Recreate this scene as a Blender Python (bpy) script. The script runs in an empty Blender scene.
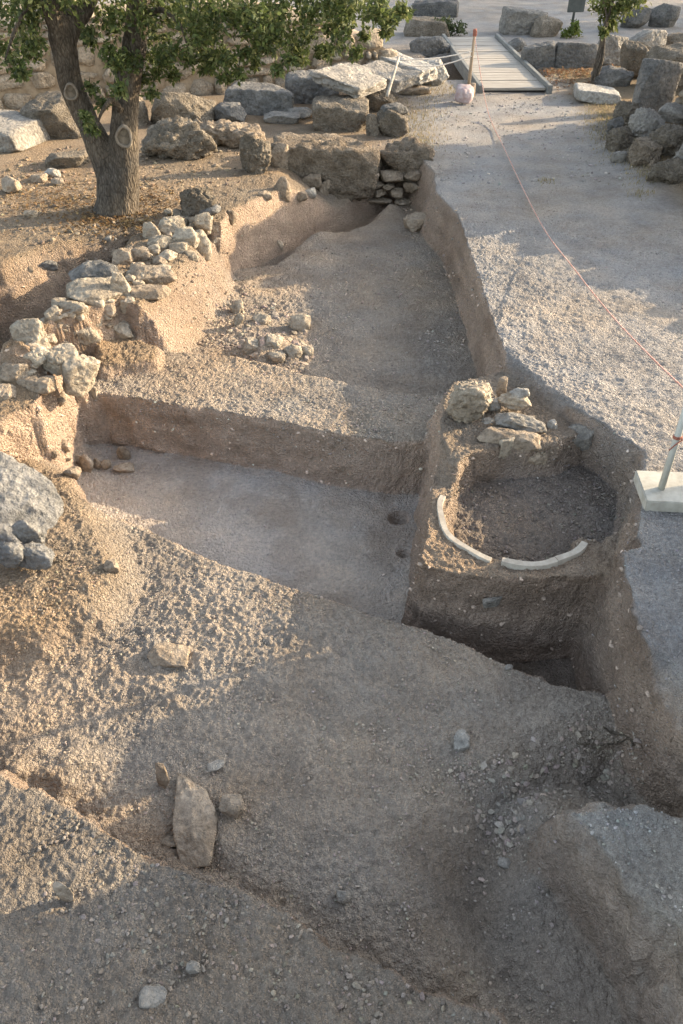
import bpy, bmesh, math, random
import numpy as np
from mathutils import Vector, Matrix

random.seed(7)
RNG = np.random.RandomState(11)
scene = bpy.context.scene
COL = scene.collection
R = math.radians

# ------------------------------------------------------------------ camera
CAM_Z, PITCH, F, CX, CY = 3.6, R(39.0), 800.0, 341.5, 512.0
CP, SP = math.cos(PITCH), math.sin(PITCH)
cam_d = bpy.data.cameras.new('camera')
cam = bpy.data.objects.new('camera', cam_d)
COL.objects.link(cam)
cam.location = (0, 0, CAM_Z)
cam.rotation_euler = (R(90) - PITCH, 0, 0)
cam_d.sensor_fit = 'VERTICAL'
cam_d.sensor_height = 24.0
cam_d.lens = F / 1024.0 * 24.0
cam_d.clip_start = 0.05
cam_d.clip_end = 2000
scene.camera = cam


def ray(u, v):
    a, b = (u - CX) / F, (v - CY) / F
    return a, CP - b * SP, -SP - b * CP


def P(u, v, z=0.0):
    """surveyed point: where the sight line meets the level z"""
    a, b, c = ray(u, v)
    t = (z - CAM_Z) / c
    return (a * t, b * t)


def PY(u, v, y):
    a, b, c = ray(u, v)
    t = y / b
    return Vector((a * t, y, CAM_Z + c * t))


def PX(u, v, x):
    a, b, c = ray(u, v)
    t = x / a
    return Vector((x, b * t, CAM_Z + c * t))


# ------------------------------------------------------------------ noise
def _hash(ix, iy, iz, seed):
    h = (ix.astype(np.int64) * 374761393 + iy.astype(np.int64) * 668265263 +
         iz.astype(np.int64) * 2147483647 + seed * 974711) & 0xFFFFFFFF
    h = ((h ^ (h >> 13)) * 1274126177) & 0xFFFFFFFF
    h = ((h ^ (h >> 16)) * 2246822519) & 0xFFFFFFFF
    h = h ^ (h >> 15)
    return (h & 0xFFFFFF).astype(np.float64) / 8388607.5 - 1.0


def vnoise(x, y, z=None, seed=0):
    x = np.asarray(x, float); y = np.asarray(y, float)
    z = np.zeros_like(x) if z is None else np.asarray(z, float)
    ix, iy, iz = np.floor(x), np.floor(y), np.floor(z)
    fx, fy, fz = x - ix, y - iy, z - iz
    fx = fx * fx * (3 - 2 * fx); fy = fy * fy * (3 - 2 * fy); fz = fz * fz * (3 - 2 * fz)
    r = 0
    for a in (0, 1):
        for b in (0, 1):
            for c in (0, 1):
                w = (fx if a else 1 - fx) * (fy if b else 1 - fy) * (fz if c else 1 - fz)
                r = r + w * _hash(ix + a, iy + b, iz + c, seed)
    return r


def fbm(x, y, z=None, oct=4, seed=0, gain=0.5):
    r, a, f = 0, 1.0, 1.0
    for k in range(oct):
        r = r + a * vnoise(x * f, y * f, None if z is None else z * f, seed + k * 17)
        a *= gain; f *= 2.03
    return r


# ------------------------------------------------------------------ terrain
def sdf(poly, X, Y):
    """signed distance to a polygon, negative inside"""
    p = np.array(poly)
    d = np.full(X.shape, 1e18)
    inside = np.zeros(X.shape, bool)
    n = len(p)
    for i in range(n):
        ax, ay = p[i]; bx, by = p[(i + 1) % n]
        ex, ey = bx - ax, by - ay
        wx, wy = X - ax, Y - ay
        t = np.clip((wx * ex + wy * ey) / (ex * ex + ey * ey + 1e-12), 0, 1)
        d = np.minimum(d, (wx - ex * t) ** 2 + (wy - ey * t) ** 2)
        c = (ay > Y) != (by > Y)
        xi = ax + (Y - ay) / (ey if abs(ey) > 1e-12 else 1e-12) * ex
        inside ^= c & (X < xi)
    d = np.sqrt(d)
    return np.where(inside, -d, d)


def PL(pts, z):
    return [P(u, v, z) for u, v in pts]


EDGE = [(435, 172), (437, 190), (457, 213), (468, 245), (481, 280), (487, 300), (499, 336), (511, 364),
        (520, 390), (548, 408), (578, 420), (596, 440), (616, 458), (632, 474), (634, 492), (631, 520), (622, 545), (624, 580),
        (632, 603), (645, 636), (661, 668), (671, 693), (683, 714)]
exc = PL(EDGE, 0) + [(1.98, 2.5), (2.1, 1.6), (2.1, -0.5), (-3.6, -0.5), (-3.3, 3.0), (-3.15, 4.2), (-3.05, 5.3)]
exc += PL([(-10, 425), (25, 405), (62, 398), (96, 378), (104, 350), (128, 314), (170, 274), (190, 248), (203, 222)], 0)
exc += PL([(221, 228), (241, 207), (266, 203), (282, 196)], -0.05) + [(-1.0, 13.2), (-.2, 13.6), (1.2, 13.6)]

t2 = PL([(70, 400), (105, 394), (160, 402), (220, 412), (273, 420), (325, 433), (396, 443), (427, 441)], -0.5)
t2 += [(1.0, 6.1), (1.95, 5.3), (1.86, 4.5), (1.80, 3.9), (1.78, 3.4)]
t2 += PL([(622, 704), (572, 689), (504, 664), (460, 643), (398, 622), (360, 611), (291, 588), (200, 554), (130, 525), (81, 510)], -0.6)
t2 += PL([(58, 478)], -0.8) + PL([(40, 440)], -0.35)

block = PL([(441, 432), (433, 480), (428, 530), (419, 554), (427, 566), (462, 574), (499, 577), (545, 578), (599, 576), (615, 570)], -0.28)
block += [(1.92, 4.2), (2.1, 4.6), (2.3, 5.2), (1.9, 5.9), (1.2, 6.2)]
plat = PL([(441, 436), (446, 396), (455, 380), (500, 370), (520, 385), (566, 418), (585, 440), (560, 462), (470, 466), (452, 452)], -0.1)
JAR = (1.33, 4.74); JR = 0.575
fillp = [(JAR[0] + (JR - .045) * math.cos(a), JAR[1] + (JR - .045) * math.sin(a)) for a in np.linspace(R(160), R(330), 18)]
fillp += PL([(603, 552), (622, 535), (630, 510), (626, 484), (604, 464), (580, 452), (552, 466), (500, 466), (468, 474), (452, 486)], -0.36)

baulk = PL([(60, 372), (150, 352), (190, 356), (250, 362), (330, 382), (400, 397), (450, 398), (440, 445), (396, 450), (325, 438), (273, 425), (220, 417), (160, 407), (105, 398), (60, 400)], -0.52)
trench_back = PL([(228, 268), (276, 261), (294, 250), (325, 236), (367, 222), (410, 197)], -0.6) + [(1.3, 13.6), (.7, 13.6)] + PL([(355, 205), (320, 215), (285, 230), (250, 246), (230, 256)], -.6)
ledge = PL([(98, 346), (126, 336), (156, 346), (154, 358), (104, 366)], -.36)
ditch = PL([(-60, 270), (0, 262), (36, 250), (88, 238), (140, 229), (128, 248), (112, 270), (85, 288), (50, 316), (20, 345), (-60, 400)], 0)
rock_mound = PL([(-40, 430), (20, 452), (60, 470), (76, 500), (92, 530), (102, 560), (84, 590), (30, 610), (-60, 620)], -0.35)
trough = PL([(-60, 735), (0, 741), (46, 750), (90, 776), (130, 798), (200, 800), (250, 850), (330, 900), (420, 960), (500, 1010),
             (440, 1000), (330, 955), (288, 915), (230, 892), (190, 875), (150, 866), (100, 832), (0, 772), (-60, 760)], -0.62)
pit = PL([(470, 770), (590, 722), (640, 738), (670, 800), (700, 860), (640, 850), (545, 830), (545, 900), (560, 980), (590, 1060), (480, 1030), (400, 940), (380, 850), (420, 800)], -0.8)
bank = PL([(-200, 745), (0, 772), (60, 804), (100, 832), (150, 864), (190, 875), (230, 892), (288, 915), (330, 952), (420, 990), (500, 1022), (560, 1150), (-300, 1150)], -0.42)
mound = PL([(572, 812), (590, 806), (640, 806), (700, 822), (900, 900), (900, 1200), (780, 1150), (700, 990), (655, 915), (615, 868), (590, 835)], -0.24)
under_walk = [(2.0, 19.2), (4.6, 19.4), (4.4, 22.4), (2.0, 22.4), (1.4, 21)]

RIDGE_A, RIDGE_B = np.array(P(81, 510, -.6)), np.array(P(632, 707, -.6))
_rd = RIDGE_B - RIDGE_A; _rd = _rd / np.linalg.norm(_rd)
RN = np.array([_rd[1], -_rd[0]])
if RN[1] > 0: RN = -RN


def zP(X, Y):
    d = (X - RIDGE_A[0]) * RN[0] + (Y - RIDGE_A[1]) * RN[1]
    return -0.6 - 0.09 * np.clip(d - .3, 0, 3) - .05 * np.clip(-d - .8, 0, 1)


#        name    polygon       level      width  mode   tint
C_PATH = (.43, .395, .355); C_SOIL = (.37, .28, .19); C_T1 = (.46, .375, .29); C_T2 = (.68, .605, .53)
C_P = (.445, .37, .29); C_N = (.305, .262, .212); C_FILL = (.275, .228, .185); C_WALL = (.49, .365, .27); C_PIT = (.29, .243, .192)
REG = [
    ('exc', exc, zP, .10, 'in', C_P),
    ('back', trench_back, -0.82, .22, 'in', (.35, .27, .20)),
    ('baulk', baulk, -0.49, .06, 'out', C_P),
    ('ledge', ledge, -0.36, .09, 'out', C_SOIL),
    ('t2', t2, -1.03, .10, 'in', C_T2),
    ('block', block, -0.28, .11, 'out', (.38, .295, .215)),
    ('plat', plat, -0.13, .16, 'out', (.38, .30, .22)),
    ('fill', fillp, -0.43, .07, 'in', C_FILL),
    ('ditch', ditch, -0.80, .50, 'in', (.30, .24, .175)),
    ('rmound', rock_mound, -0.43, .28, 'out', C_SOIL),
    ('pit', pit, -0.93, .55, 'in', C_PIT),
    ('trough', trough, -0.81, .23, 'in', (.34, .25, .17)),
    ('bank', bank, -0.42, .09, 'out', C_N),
    ('mound', mound, -0.22, .19, 'out', (.47, .425, .36)),  # lit look of the mound top put into its paler tint
    ('walk', under_walk, -0.45, .6, 'in', C_SOIL),
]
BUMPS = [  # px, level, radius, height
    (270, 348, -.6, .40, .13), (300, 352, -.6, .22, .07), (250, 325, -.6, .30, .06), 
    (385, 215, -.7, .35, .10), (210, 296, -.6, .30, .10), (240, 285, -.6, .4, .05), (60, 460, -1, .35, .28),
    (150, 250, 0, .3, .08), (110, 292, 0, .34, .09), (75, 315, 0, .34, .10), (45, 345, 0, .34, .12), (20, 375, 0, .3, .12), (632, 146, 0, .5, .18), (656, 162, 0, .5, .2), (684, 180, 0, .5, .2), (616, 126, 0, .4, .1), (60, 760, -.6, .25, .07), (10, 755, -.6, .25, .06), (600, 715, -.6, .3, .04)]
HOLES = [(399, 517, -1.03, .085, .12), (404, 553, -1.03, .05, .08)]


def sl_region(n):
    return [r for r in REG if r[0] == n][0]


T1_SLOPE = PL([(210, 240), (150, 290), (95, 318), (84, 350), (96, 376), (215, 362), (260, 260)], -.3)


def height(X, Y, want_tint=False):
    X = np.asarray(X, float); Y = np.asarray(Y, float)
    wob = np.clip((14 - Y) / 4, .4, 1)
    wx = X + wob * (.020 * fbm(X * 2.2, Y * 2.2, oct=2, seed=3) + .005 * vnoise(X * 19, Y * 19, seed=5))
    wy = Y + wob * (.020 * fbm(X * 2.2, Y * 2.2, oct=2, seed=31) + .005 * vnoise(X * 19, Y * 19, seed=51))
    h = .02 * fbm(X * .5, Y * .5, oct=3, seed=9) * np.clip((Y - 3) / 3, 0, 1)
    # the ground under the tree and behind climbs very gently
    h = h + .05 * np.clip((-X - 1.5) / 2, 0, 1) * np.clip((Y - 8) / 3, 0, 1)
    T = None
    if want_tint:
        T = np.empty(X.shape + (3,)); T[:] = C_PATH
        left = np.clip((1.0 - X + .12 * np.clip(Y - 12, 0, 20)) / .8, 0, 1) * np.clip((Y - 3) / 1, 0, 1) * np.clip((24 - Y) / 2, 0, 1)
        T = T * (1 - left[..., None]) + np.array(C_SOIL) * left[..., None]
        rgt = np.clip((X - 4.3) / .6, 0, 1) * np.clip((24 - Y) / 2, 0, 1) * np.clip((Y - 8) / 2, 0, 1)
        T = T * (1 - rgt[..., None]) + np.array((.30, .225, .14)) * rgt[..., None]
    soft = sdf(T1_SLOPE, X, Y)
    for name, poly, z, w, mode, tint in REG:
        s = sdf(poly, wx, wy)
        ww = w
        if name == 'mound':
            s = s + .045 * fbm(X * 5, Y * 5, oct=3, seed=301)
        if name in ('bank', 'trough'):
            s = s + .02 * fbm(X * 6, Y * 6, oct=3, seed=302)
        if name == 'exc':
            ww = w + .30 * np.clip(-soft / .25, 0, 1) + .10 * np.clip((Y - 9) / 3, 0, 1)
            ww = ww + .9 * np.clip((Y - 10.6) / 1.5, 0, 1) * np.clip((.9 - X) / .8, 0, 1)
        if name == 'mound':
            ww = np.where(Y > 2.5, .12, w)
        if name == 'pit' :
            ww = w
        m = np.clip(-s / ww, 0, 1) if mode == 'in' else np.clip(1 - s / ww, 0, 1)
        m = .45 * m + .55 * m * m * (3 - 2 * m)
        zz = z(X, Y) if callable(z) else z
        if name == 'bank':
            zz = zz + .06 * np.clip((2.2 - Y), -.3, 1)
        if name == 'trough':
            zz = np.minimum(zz + .22 * np.clip(-(X + .9), 0, 1), h)
        if name == 'rmound':
            h = np.maximum(h, h * (1 - m) + zz * m)
        else:
            h = h * (1 - m) + zz * m
        if want_tint:
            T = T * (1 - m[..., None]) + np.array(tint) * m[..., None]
            if name == 'exc':
                f = (m * np.clip((Y - 6.5) / 1, 0, 1))[..., None]
                T = T * (1 - f) + np.array(C_T1) * f
    if want_tint:
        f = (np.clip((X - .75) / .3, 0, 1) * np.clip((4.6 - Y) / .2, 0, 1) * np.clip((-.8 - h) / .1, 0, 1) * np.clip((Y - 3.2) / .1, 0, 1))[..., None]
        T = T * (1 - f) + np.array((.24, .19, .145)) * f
    for u, v, z, r, a in BUMPS:
        bx, by = P(u, v, z)
        h = h + a * np.exp(-((X - bx) ** 2 + (Y - by) ** 2) / (r * r) * 2) * (1 + (.5 if z < 0 else .12) * vnoise(X * 9, Y * 9, seed=77))
    for u, v, z, r, a in HOLES:
        bx, by = P(u, v, z)
        h = h - a * np.clip(1.35 - np.sqrt((X - bx) ** 2 + (Y - by) ** 2) / r, 0, 1)
    if want_tint:
        w1 = fbm(X * .9, Y * .9, oct=4, seed=201); w2 = fbm(X * 3.1, Y * 3.1, oct=3, seed=202)
        sh = np.clip(.6 * w1 + .4 * w2, -1, 1)[..., None]
        T = T * (1 + sh * np.array((.07, .0, -.09))) * (1 + .07 * w2[..., None])
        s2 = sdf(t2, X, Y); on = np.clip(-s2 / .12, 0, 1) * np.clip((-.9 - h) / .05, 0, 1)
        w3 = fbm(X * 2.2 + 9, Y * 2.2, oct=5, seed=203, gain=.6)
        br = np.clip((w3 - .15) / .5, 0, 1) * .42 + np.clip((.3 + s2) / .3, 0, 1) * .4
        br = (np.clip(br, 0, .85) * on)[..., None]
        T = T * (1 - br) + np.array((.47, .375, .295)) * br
    return (h, T) if want_tint else h


_TT = np.concatenate([np.linspace(2.5, 15, 2600), np.linspace(15.01, 40, 1200)])


def hit(u, v):
    """where the sight line first meets the terrain"""
    a, b, c = ray(u, v)
    X, Y, Z = a * _TT, b * _TT, CAM_Z + c * _TT
    g = height(X, Y)
    i = np.argmax(Z <= g)
    if Z[i] > g[i]: i = len(_TT) - 1
    return Vector((X[i], Y[i], g[i])), _TT[i]


def ground_z(x, y):
    return float(height(np.array([x]), np.array([y]))[0])


# ------------------------------------------------------------------ helpers
def tag(o, label=None, cat=None, group=None, kind=None):
    if label: o['label'] = label
    if cat: o['category'] = cat
    if group: o['group'] = group
    if kind: o['kind'] = kind
    return o


def new_mesh(name, verts, faces, mat=None, smooth=True, parent=None):
    me = bpy.data.meshes.new(name)
    me.from_pydata([tuple(v) for v in verts], [], [tuple(f) for f in faces])
    if smooth: me.polygons.foreach_set('use_smooth', [True] * len(me.polygons))
    me.update()
    o = bpy.data.objects.new(name, me)
    COL.objects.link(o)
    if mat: me.materials.append(mat)
    if parent: o.parent = parent
    return o


def fast_mesh(name, V, Fq, mat, smooth=True, parent=None):
    """numpy arrays to a mesh; Fq is (n,3) or (n,4)"""
    V = np.asarray(V, np.float32); Fq = np.asarray(Fq, np.int32)
    k = Fq.shape[1]
    me = bpy.data.meshes.new(name)
    me.vertices.add(len(V)); me.vertices.foreach_set('co', V.ravel())
    me.loops.add(Fq.size); me.loops.foreach_set('vertex_index', Fq.ravel())
    me.polygons.add(len(Fq))
    me.polygons.foreach_set('loop_start', np.arange(0, Fq.size, k, dtype=np.int32))
    me.polygons.foreach_set('use_smooth', np.full(len(Fq), smooth, bool))
    me.update(calc_edges=True)
    o = bpy.data.objects.new(name, me)
    COL.objects.link(o)
    if mat: me.materials.append(mat)
    if parent: o.parent = parent
    return o


def set_tint(o, T):
    a = o.data.color_attributes.new('tint', 'FLOAT_COLOR', 'POINT')
    c = np.ones((len(T), 4), np.float32); c[:, :3] = T
    a.data.foreach_set('color', c.ravel())


def empty(name, loc=(0, 0, 0), rz=0):
    o = bpy.data.objects.new(name, None)
    COL.objects.link(o)
    o.location = loc; o.rotation_euler = (0, 0, rz)
    o.empty_display_size = .1
    return o


# ------------------------------------------------------------------ materials
def mat_base(name):
    m = bpy.data.materials.new(name); m.use_nodes = True
    nt = m.node_tree
    b = nt.nodes['Principled BSDF']
    b.inputs['Roughness'].default_value = .95
    b.inputs['Specular IOR Level'].default_value = .15
    return m, nt, b


def N(nt, kind, **kw):
    n = nt.nodes.new(kind)
    for k, v in kw.items():
        if k in n.inputs: n.inputs[k].default_value = v
        else: setattr(n, k, v)
    return n


def mixc(nt, a, b, fac, mode='MIX'):
    m = nt.nodes.new('ShaderNodeMix'); m.data_type = 'RGBA'; m.blend_type = mode
    for sock, val in ((0, fac), (6, a), (7, b)):
        if hasattr(val, 'is_linked') or hasattr(val, 'links'): nt.links.new(val, m.inputs[sock])
        elif sock == 0: m.inputs[0].default_value = val
        else: m.inputs[sock].default_value = (*val, 1) if len(val) == 3 else val
    return m.outputs[2]


def ramp(nt, src, pts):
    r = nt.nodes.new('ShaderNodeValToRGB')
    e = r.color_ramp.elements
    while len(e) < len(pts): e.new(.5)
    for i, (p, c) in enumerate(pts):
        e[i].position = p
        e[i].color = (*c, 1) if len(c) == 3 else c
    nt.links.new(src, r.inputs[0])
    return r.outputs[0]


def g(v): return (v, v, v)


def soil_material():
    m, nt, b = mat_base('soil')
    L = nt.links.new
    at = N(nt, 'ShaderNodeAttribute', attribute_name='tint')
    co = nt.nodes.new('ShaderNodeTexCoord').outputs['Object']
    n1 = N(nt, 'ShaderNodeTexNoise', Scale=1.7, Detail=6.0, Roughness=.6); L(co, n1.inputs['Vector'])
    n2 = N(nt, 'ShaderNodeTexNoise', Scale=26.0, Detail=5.0, Roughness=.65); L(co, n2.inputs['Vector'])
    n3 = N(nt, 'ShaderNodeTexNoise', Scale=120.0, Detail=3.0, Roughness=.6); L(co, n3.inputs['Vector'])
    c = mixc(nt, at.outputs['Color'], ramp(nt, n1.outputs[0], [(.3, (.80, .77, .74)), (.55, g(1.0)), (.75, (1.16, 1.13, 1.10))]), 1.0, 'MULTIPLY')
    c = mixc(nt, c, ramp(nt, n2.outputs[0], [(.28, g(.70)), (.5, g(1.0)), (.72, g(1.22))]), .8, 'MULTIPLY')
    c = mixc(nt, c, ramp(nt, n3.outputs[0], [(.3, g(.72)), (.5, g(1.0)), (.72, g(1.28))]), .75, 'MULTIPLY')
    wv = N(nt, 'ShaderNodeVectorMath', operation='MULTIPLY_ADD'); L(n2.outputs['Color'], wv.inputs[0]); wv.inputs[1].default_value = (.022, .022, .022); L(co, wv.inputs[2])
    v = N(nt, 'ShaderNodeTexVoronoi', Scale=42.0, Randomness=1.0); L(wv.outputs[0], v.inputs['Vector'])
    v2 = N(nt, 'ShaderNodeTexVoronoi', Scale=105.0, Randomness=1.0); L(wv.outputs[0], v2.inputs['Vector'])
    # pale grit: some voronoi cells are small light stones
    cell = N(nt, 'ShaderNodeSeparateColor'); L(v2.outputs['Color'], cell.inputs[0])
    gm = ramp(nt, cell.outputs[0], [(.86, g(0)), (.9, g(1))])
    dm = ramp(nt, v2.outputs['Distance'], [(.25, g(1)), (.4, g(0))])
    gmul = N(nt, 'ShaderNodeMath', operation='MULTIPLY'); L(gm, gmul.inputs[0]); L(dm, gmul.inputs[1])
    gm2 = N(nt, 'ShaderNodeMath', operation='MULTIPLY'); L(gmul.outputs[0], gm2.inputs[0]); gm2.inputs[1].default_value = .5
    c = mixc(nt, c, (.50, .46, .41), gm2.outputs[0])
    L(c, b.inputs['Base Color'])
    add = N(nt, 'ShaderNodeMath', operation='MULTIPLY_ADD'); L(n2.outputs[0], add.inputs[0]); add.inputs[1].default_value = 1.6; L(n3.outputs[0], add.inputs[2])
    vs = N(nt, 'ShaderNodeMath', operation='MULTIPLY_ADD'); L(v.outputs['Distance'], vs.inputs[0]); vs.inputs[1].default_value = -1.5; L(add.outputs[0], vs.inputs[2])
    vs2 = N(nt, 'ShaderNodeMath', operation='MULTIPLY_ADD'); L(v2.outputs['Distance'], vs2.inputs[0]); vs2.inputs[1].default_value = -.8; L(vs.outputs[0], vs2.inputs[2]); vs = vs2
    bp = N(nt, 'ShaderNodeBump', Strength=1.0, Distance=.032); L(vs.outputs[0], bp.inputs['Height'])
    L(bp.outputs[0], b.inputs['Normal'])
    return m


def stone_material(name, dark, mid, light, scale=1.0, bump=.6, spots=(.12, .11, .095), spot_amt=.45):
    m, nt, b = mat_base(name)
    L = nt.links.new
    tc = nt.nodes.new('ShaderNodeTexCoord').outputs['Object']
    oi = nt.nodes.new('ShaderNodeObjectInfo')
    off = N(nt, 'ShaderNodeVectorMath', operation='MULTIPLY_ADD')
    L(oi.outputs['Random'], off.inputs[0]); off.inputs[1].default_value = (31, 17, 23); L(tc, off.inputs[2])
    co = off.outputs[0]
    n1 = N(nt, 'ShaderNodeTexNoise', Scale=3.0 * scale, Detail=7.0, Roughness=.65); L(co, n1.inputs['Vector'])
    n2 = N(nt, 'ShaderNodeTexNoise', Scale=22.0 * scale, Detail=6.0, Roughness=.7); L(co, n2.inputs['Vector'])
    n3 = N(nt, 'ShaderNodeTexNoise', Scale=9.0 * scale, Detail=5.0, Roughness=.7, Distortion=.6); L(co, n3.inputs['Vector'])
    c = ramp(nt, n1.outputs[0], [(.28, dark), (.5, mid), (.72, light)])
    c = mixc(nt, c, ramp(nt, n2.outputs[0], [(.28, g(.42)), (.5, g(1.0)), (.72, g(1.42))]), .85, 'MULTIPLY')
    vp = N(nt, 'ShaderNodeTexVoronoi', Scale=16.0 * scale); L(co, vp.inputs['Vector'])
    sp = ramp(nt, n3.outputs[0], [(.56, g(0)), (.66, g(spot_amt))])
    c = mixc(nt, c, spots, sp)
    var = N(nt, 'ShaderNodeMapRange'); L(oi.outputs['Random'], var.inputs[0])
    var.inputs[3].default_value = .82; var.inputs[4].default_value = 1.15
    c = mixc(nt, c, var.outputs[0], 1.0, 'MULTIPLY')
    L(c, b.inputs['Base Color'])
    add = N(nt, 'ShaderNodeMath', operation='MULTIPLY_ADD'); L(n3.outputs[0], add.inputs[0]); add.inputs[1].default_value = 1.5; L(n2.outputs[0], add.inputs[2])
    ad2 = N(nt, 'ShaderNodeMath', operation='MULTIPLY_ADD'); L(vp.outputs['Distance'], ad2.inputs[0]); ad2.inputs[1].default_value = .7; L(add.outputs[0], ad2.inputs[2]); add = ad2
    bp = N(nt, 'ShaderNodeBump', Strength=min(1, bump * 1.3), Distance=.05); L(add.outputs[0], bp.inputs['Height'])
    L(bp.outputs[0], b.inputs['Normal'])
    return m


def tint_material(name, rough=.9, nscale=60, bump=.3, trans=0.0):
    """colour per vertex (each small piece its own), plus grain"""
    m, nt, b = mat_base(name)
    L = nt.links.new
    at = N(nt, 'ShaderNodeAttribute', attribute_name='tint')
    co = nt.nodes.new('ShaderNodeTexCoord').outputs['Object']
    n2 = N(nt, 'ShaderNodeTexNoise', Scale=float(nscale), Detail=4.0, Roughness=.6); L(co, n2.inputs['Vector'])
    c = mixc(nt, at.outputs['Color'], ramp(nt, n2.outputs[0], [(.3, g(.7)), (.5, g(1.0)), (.7, g(1.25))]), .8, 'MULTIPLY')
    L(c, b.inputs['Base Color'])
    b.inputs['Roughness'].default_value = rough
    if bump:
        bp = N(nt, 'ShaderNodeBump', Strength=bump, Distance=.01); L(n2.outputs[0], bp.inputs['Height'])
        L(bp.outputs[0], b.inputs['Normal'])
    if trans:
        tr = N(nt, 'ShaderNodeBsdfTranslucent'); L(c, tr.inputs[0])
        mx = N(nt, 'ShaderNodeMixShader'); mx.inputs[0].default_value = trans
        out = nt.nodes['Material Output']
        L(b.outputs[0], mx.inputs[1]); L(tr.outputs[0], mx.inputs[2]); L(mx.outputs[0], out.inputs[0])
    return m


def plain_material(name, ca, cb, scale=(8, 8, 8), rough=.7, bump=.2, detail=5.0, pts=(.35, .65), spec=.2):
    m, nt, b = mat_base(name)
    L = nt.links.new
    co = nt.nodes.new('ShaderNodeTexCoord').outputs['Object']
    mp = N(nt, 'ShaderNodeMapping'); L(co, mp.inputs[0]); mp.inputs['Scale'].default_value = scale
    n = N(nt, 'ShaderNodeTexNoise', Scale=1.0, Detail=detail, Roughness=.65); L(mp.outputs[0], n.inputs['Vector'])
    L(ramp(nt, n.outputs[0], [(pts[0], ca), (pts[1], cb)]), b.inputs['Base Color'])
    b.inputs['Roughness'].default_value = rough
    b.inputs['Specular IOR Level'].default_value = spec
    if bump:
        bp = N(nt, 'ShaderNodeBump', Strength=bump, Distance=.01); L(n.outputs[0], bp.inputs['Height']); L(bp.outputs[0], b.inputs['Normal'])
    return m


M_SOIL = soil_material()
M_GREY = stone_material('grey limestone', (.165, .153, .132), (.265, .242, .207), (.37, .33, .27))
M_WARM = stone_material('earthy limestone', (.21, .165, .12), (.32, .255, .185), (.42, .35, .27), spot_amt=.3, spots=(.2, .15, .1))
M_DARK = stone_material('weathered grey stone', (.095, .092, .086), (.16, .152, .138), (.25, .23, .20), spot_amt=.6, spots=(.08, .078, .07))
M_BROWN = stone_material('brown crusted block', (.16, .125, .09), (.25, .20, .145), (.34, .28, .21), scale=1.5, bump=.9, spot_amt=.5, spots=(.12, .098, .075))
M_CREAM = stone_material('pale wall stone', (.25, .205, .15), (.36, .305, .23), (.46, .40, .31), spot_amt=.35, spots=(.17, .15, .125))
M_CRUST = stone_material('crusted conglomerate', (.13, .11, .083), (.22, .185, .14), (.33, .28, .215), scale=1.6, bump=.9, spot_amt=.65, spots=(.10, .088, .07))
M_BLUE = stone_material('blue grey schist', (.13, .127, .118), (.215, .207, .19), (.31, .292, .26), scale=1.3, bump=.7, spot_amt=.3)
M_PALE = stone_material('pale limestone', (.25, .235, .205), (.36, .335, .29), (.46, .425, .365), spot_amt=.25, spots=(.25, .22, .18))
M_BARK = None

# ------------------------------------------------------------------ rocks
_ICO = {}


def ico(sub):
    if sub not in _ICO:
        bm = bmesh.new()
        bmesh.ops.create_icosphere(bm, subdivisions=sub, radius=1.0)
        bm.verts.ensure_lookup_table()
        V = np.array([v.co[:] for v in bm.verts])
        Fc = np.array([[v.index for v in f.verts] for f in bm.faces])
        bm.free()
        _ICO[sub] = (V / np.linalg.norm(V, axis=1)[:, None], Fc)
    return _ICO[sub]


def rock_shape(dims, seed, sub=4, boxy=.5, cuts=9, sharp=36, rough=.05, grain=.02, layered=0.0):
    """one angular stone: support planes of a box and random cuts, then worn with noise. dims are full sizes"""
    rs = np.random.RandomState(seed)
    V, Fc = ico(sub)
    rough = rough * 1.1 + .01; grain = grain * 1.3 + .012; cuts = cuts + 6 if boxy < .8 else cuts + 3; sharp = max(sharp, 60) if sharp > 9 else sharp
    pl, hs = [], []
    for ax in range(3):
        for s in (-1, 1):
            n = np.zeros(3); n[ax] = s
            n = n + rs.normal(0, .22 * (1.2 - boxy), 3); n /= np.linalg.norm(n)
            pl.append(n); hs.append(rs.uniform(.86, 1.0))
    for k in range(cuts):
        n = rs.normal(0, 1, 3); n /= np.linalg.norm(n)
        pl.append(n); hs.append(rs.uniform(.70, 1.08) if boxy < .8 else rs.uniform(1.0, 1.3))
    pl = np.array(pl); hs = np.array(hs)
    d = np.clip(V @ pl.T, 0, None) / hs
    r = np.power(np.power(d, sharp).sum(1) + 1e-9, -1.0 / sharp)
    if boxy < .8: r = np.minimum(r, 1.28)
    W = V * r[:, None]
    W = W / np.abs(W).max(0)
    o = rs.uniform(-50, 50, 3)
    half = np.array(dims) / 2
    Q = W * half
    sc = 1.0 / max(half.max(), 1e-4)
    n1 = fbm(Q[:, 0] * sc * 2.3 + o[0], Q[:, 1] * sc * 2.3 + o[1], Q[:, 2] * sc * 2.3 + o[2], oct=4, seed=seed % 97, gain=.55)
    n1 = n1 * .45 - .45 * np.abs(fbm(Q[:, 0] * sc * 2.9 + o[2], Q[:, 1] * sc * 2.9 + o[0], Q[:, 2] * sc * 2.9 + o[1], oct=3, seed=seed % 61 + 5)) + .18
    n2 = fbm(Q[:, 0] * sc * 9 + o[1], Q[:, 1] * sc * 9 + o[2], Q[:, 2] * sc * 9 + o[0], oct=3, seed=seed % 89 + 3, gain=.65)
    nn = Q / (half ** 2); nn /= np.linalg.norm(nn, axis=1)[:, None]
    amp = rough * n1 * half.min() * 1.6 + grain * n2 * half.min() * 1.6
    if layered:
        lay = np.sin(Q[:, 2] * 2 * math.pi / (half[2] * .55) + 2 * n1)
        amp = amp + layered * half.min() * lay * (1 - np.abs(nn[:, 2]))
    return Q + nn * amp[:, None], Fc


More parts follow.
